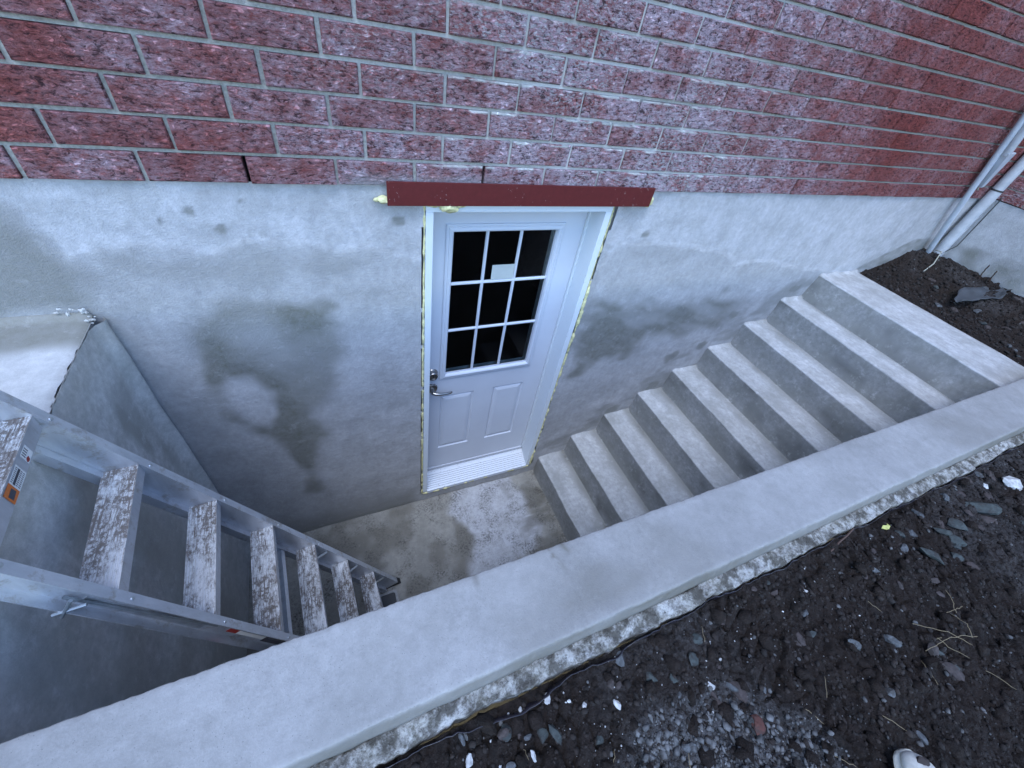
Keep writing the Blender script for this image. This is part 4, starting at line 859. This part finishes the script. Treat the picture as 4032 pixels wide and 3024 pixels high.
# rear frame folded against the front
for side in (0, 1):
    m_ = MB()
    def q(t_, s_, n_): return LP(t_, (0.020 if side == 0 else wid(t_)-.020)+(-1 if side == 0 else 1)*s_, n_)
    V = [q(t_, *p) for t_ in (.05, TMAX-.05) for p in [(0, -.0735), (.024, -.0735), (.024, -.102), (0, -.102)]]
    m_.add(V, [(i, (i+1) % 4, 4+(i+1) % 4, 4+i) for i in range(4)]+[(3, 2, 1, 0), (4, 5, 6, 7)]); m_.build('rear_rail', M['alu'], lad)
for k in range(4):
    t_ = .16+k*.45; m_ = MB(); V = [LP(t_+a_, s_, n_) for s_ in (.021, wid(t_)-.021) for a_, n_ in ((0, -.076), (.022, -.076), (.022, -.098), (0, -.098))]
    m_.add(V, [(i, (i+1) % 4, 4+(i+1) % 4, 4+i) for i in range(4)]); m_.build('rear_bar', M['alu'], lad)
# spreader bracket and label on the outer face of the near rail
qn = rails[1][1]
def web(name, m, t0, t1, n0, n1, h, par=lad, lab=None):
    q_ = MB(); V = [qn(t_, s_, n_) for s_ in (.0032, .0032+h) for t_, n_ in ((t0, n0), (t1, n0), (t1, n1), (t0, n1))]
    q_.add(V, [(i, (i+1) % 4, 4+(i+1) % 4, 4+i) for i in range(4)]+[(3, 2, 1, 0), (4, 5, 6, 7)]); o = q_.build(name, M[m], par)
    if lab: o['label'] = lab
    return o
web('label', 'label_white', 1.27, 1.39, -.012, -.052, .0006, lad, 'white instruction label low on the near rail'); web('label', 'label_ink', 1.12, 1.2695, -.010, -.060, .0006, lad, 'black instruction label low on the near rail'); web('label', 'label_red', 1.3905, 1.43, -.012, -.052, .0006, lad, 'red strip of the label low on the near rail')
ink = MB()
for k in range(6):
    for (ta, tb) in ((1.278, 1.382), (.668, .79)):
        n0 = -.011-k*.0045 if ta > .7 else -.012-k*.0055
        V = [qn(t_, .0032+.001, n_) for t_, n_ in ((ta, n0), (tb, n0), (tb, n0-.0018), (ta, n0-.0018))]
        if ta > .7: ink.add(V, [(0, 1, 2, 3)])
ink.build('label_print', M['label_ink'], lad)
ink = MB()
for k in range(6): ink.add([qn(t_, .0042, -.012-k*.0055-d_) for t_, d_ in ((1.135, 0), (1.255, 0), (1.255, .0016), (1.135, .0016))], [(0, 1, 2, 3)])
ink.build('label_print', simple('grey_print', (.25, .25, .26), .6), lad)
m_ = MB(); m_.tube([qn(1.49, .008, -.030), qn(1.90, .010, -.050), qn(1.87, .010, -.052)], .0035, 6); m_.tube([qn(1.90, .028, -.030), qn(1.865, .028, -.085)], .004, 6); m_.tube([qn(1.865, .028, -.030), qn(1.885, .028, -.085)], .0035, 6)
m_.build('spreader', M['spread'], lad); web('spreader_plate', 'galv', 1.52, 1.86, -.040, -.060, .003)
for side in (0, 1):
    q_ = rails[side][1]; m_ = MB(); V = [q_(t_, s_, n_) for t_ in (-.008, .035) for s_, n_ in ((-.003, .003), (.031, .003), (.031, -.077), (-.003, -.077))]
    V = [Vector((v.x, v.y, max(v.z, .004))) for v in V]
    m_.add(V, [(i, (i+1) % 4, 4+(i+1) % 4, 4+i) for i in range(4)]+[(3, 2, 1, 0), (4, 5, 6, 7)]); m_.build('rubber_foot', M['rubber'], lad)
# ============================================================ floor drain, pipes, shoe
dr = empty('floor_drain', (-.36, -.62, 0), 'small square floor drain with rounded rim beside the ladder foot', 'drain')
m_ = MB(); ro = []; 
def rsq(h, r_, z_): return [(-.36+math.copysign(h-r_, c1)+r_*math.cos(a_), -.62+math.copysign(h-r_, c2)+r_*math.sin(a_), z_) for (c1, c2, a0) in ((1, 1, 0), (-1, 1, 1.571), (-1, -1, 3.142), (1, -1, 4.712)) for a_ in (a0, a0+.52, a0+1.05, a0+1.571)]
V = rsq(.058, .018, .0)+rsq(.058, .018, .010)+rsq(.044, .012, .010)+rsq(.044, .012, .004)
m_.add(V, [(i*16+k, i*16+(k+1) % 16, (i+1)*16+(k+1) % 16, (i+1)*16+k) for i in range(3) for k in range(16)]); m_.build('rim', M['riser'], dr)
m_ = MB(); m_.add(rsq(.0438, .012, .0055), [tuple(range(16))]); m_.build('grate', M['dark'], dr)
# downpipe running in the corner of the two walls, with a joint
px_, py_ = XE-.055, -.052
dp = empty('downpipe', (px_, py_, 1.75), 'grey pipe running up the corner where the two house walls meet', 'pipe')
m_ = MB(); m_.tube([(px_, py_, 1.74), (px_, py_, 2.34)], .038, 20); m_.build('lower_pipe', M['pvc2'], dp, smooth=True)
m_ = MB(); m_.tube([(px_, py_, 2.346), (px_, py_-.005, 3.4)], .035, 20); m_.build('upper_pipe', M['pvc2'], dp, smooth=True)
m_ = MB(); m_.tube([(px_, py_, 2.335), (px_, py_, 2.346)], .039, 20); m_.build('joint_ring', M['cable'], dp, smooth=True)
cd = empty('slanted_conduit', (4.17, -.045, 1.72), 'pale grey conduit slanting out of the soil across the wall corner', 'conduit')
m_ = MB(); m_.tube([(4.178, -.040, 1.70), (3.99, -.046, 2.07), (3.86, -.050, 2.36), (3.71, -.052, 2.76), (3.55, -.052, 3.2)], .019, 16); m_.build('tube', M['pvc'], cd, smooth=True)
m_ = MB(); m_.tube([(4.178, -.040, 1.70), (4.172, -.040, 1.712)], .0205, 16); m_.build('end_collar', M['galv'], cd, smooth=True)
c2 = empty('branch_conduit', (3.93, -.11, 2.4), 'second grey conduit with a flared cover beside the slanted one', 'conduit')
m_ = MB(); m_.tube([(3.80, -.085, 2.57), (3.66, -.085, 2.95), (3.5, -.085, 3.4)], .024, 16); m_.build('tube', M['pvc2'], c2, smooth=True)
m_ = MB(); V = [(3.775, -.108, 2.58), (3.86, -.108, 2.59), (3.95, -.072, 2.37), (3.93, -.068, 2.355), (3.775, -.030, 2.58), (3.86, -.030, 2.59), (3.95, -.030, 2.37), (3.93, -.030, 2.355)]
m_.add(V, [(0, 1, 2, 3), (4, 7, 6, 5), (0, 4, 5, 1), (1, 5, 6, 2), (2, 6, 7, 3), (3, 7, 4, 0)]); m_.build('flared_cover', M['pvc'], c2, bevel=.004)
m_ = MB(); m_.tube([(4.02, -.028, 2.33), (3.99, -.03, 2.345), (3.95, -.034, 2.39), (3.90, -.04, 2.43)], .0055, 8)
tag(m_.build('pale_cable', M['cablew'], None, smooth=True), 'short pale cable looping behind the slanted conduit', 'cable')
m_ = MB(); m_.tube([(XE-.10, -.035, 1.72), (XE-.115, -.06, 1.80), (XE-.02, -.11, 1.93), (XE-.010, -.105, 2.12), (XE-.012, -.102, 2.30)], .0035, 6)
tag(m_.build('thin_cable', M['cable'], None, smooth=True), 'thin dark cable hanging along the corner pipe', 'cable')
m_ = MB(); m_.tube([G(4.15, -.06, .02), G(4.08, -.12, .05), G(3.98, -.17, .03), G(3.90, -.18, .0)], .004, 8)
tag(m_.build('pale_wire', M['cablew'], None, smooth=True), 'pale wire emerging from the foot of the slanted conduit', 'wire')
# shoe toe at the lower border
sh = empty('shoe', (.68, -1.93, 1.67), 'worn light canvas shoe with its toe just inside the lower border', 'shoe')
sh.rotation_euler = (0, 0, 0)
hd = Vector((.06, .10, 0)).normalized(); sdv = Vector((hd.y, -hd.x, 0)); tip = Vector((.700, -1.898, 1.662))
def shoe_ring(l, w, h0, h1, n=16):
    c_ = tip-hd*l; return [c_+sdv*w*math.cos(2*math.pi*k/n)*(1 if True else 1)+zv*((h0+h1)/2+(h1-h0)/2*math.sin(2*math.pi*k/n)) for k in range(n)]
def loft(rings, name, m, par):
    m_ = MB(); n = len(rings[0]); m_.add([p for r0 in rings for p in r0], [(i*n+k, i*n+(k+1) % n, (i+1)*n+(k+1) % n, (i+1)*n+k) for i in range(len(rings)-1) for k in range(n)]+[tuple(range(n))[::-1], tuple(range((len(rings)-1)*n, len(rings)*n))])
    o = m_.build(name, m, par, smooth=True); return o
M['shoe_sole'] = simple('shoe_rubber', (.42, .39, .33), .8, 0, .2, .3, 40); M['shoe_toe'] = simple('shoe_toe', (.50, .48, .43), .8, 0, .1, .2, 40); M['shoe_canvas'] = simple('shoe_canvas', (.36, .40, .46), .9, 0, .2, .2, 90)
Ls = [(.0, .012), (.006, .026), (.018, .038), (.035, .045), (.06, .049), (.10, .050), (.16, .046), (.22, .041), (.27, .036), (.285, .022)]
loft([shoe_ring(l, w, 0, .026) for l, w in Ls], 'sole', M['shoe_sole'], sh)
loft([shoe_ring(l+.004, w*.93, .012, h) for (l, w), h in zip(Ls[:6], (.03, .040, .050, .057, .064, .070))], 'toe_cap', M['shoe_toe'], sh)
loft([shoe_ring(l, w, .010, h) for l, w, h in ((.045, .030, .058), (.06, .046, .0665), (.10, .049, .078), (.16, .044, .10), (.21, .040, .11), (.27, .036, .10), (.285, .02, .08))], 'upper', M['shoe_canvas'], sh)
m_ = MB(); m_.tube([tip-hd*.052+sdv*.044*math.cos(a_)+zv*(.030+.037*math.sin(a_)) for a_ in np.linspace(0, math.pi, 12)], .003, 6); m_.build('piping', M['shoe_toe'], sh, smooth=True)
m_ = MB(); blob(m_, tip-hd*.028+zv*.048, (.016, .016, .006), 5, 2); m_.build('worn_patch', M['stone_brown'], sh, smooth=True)
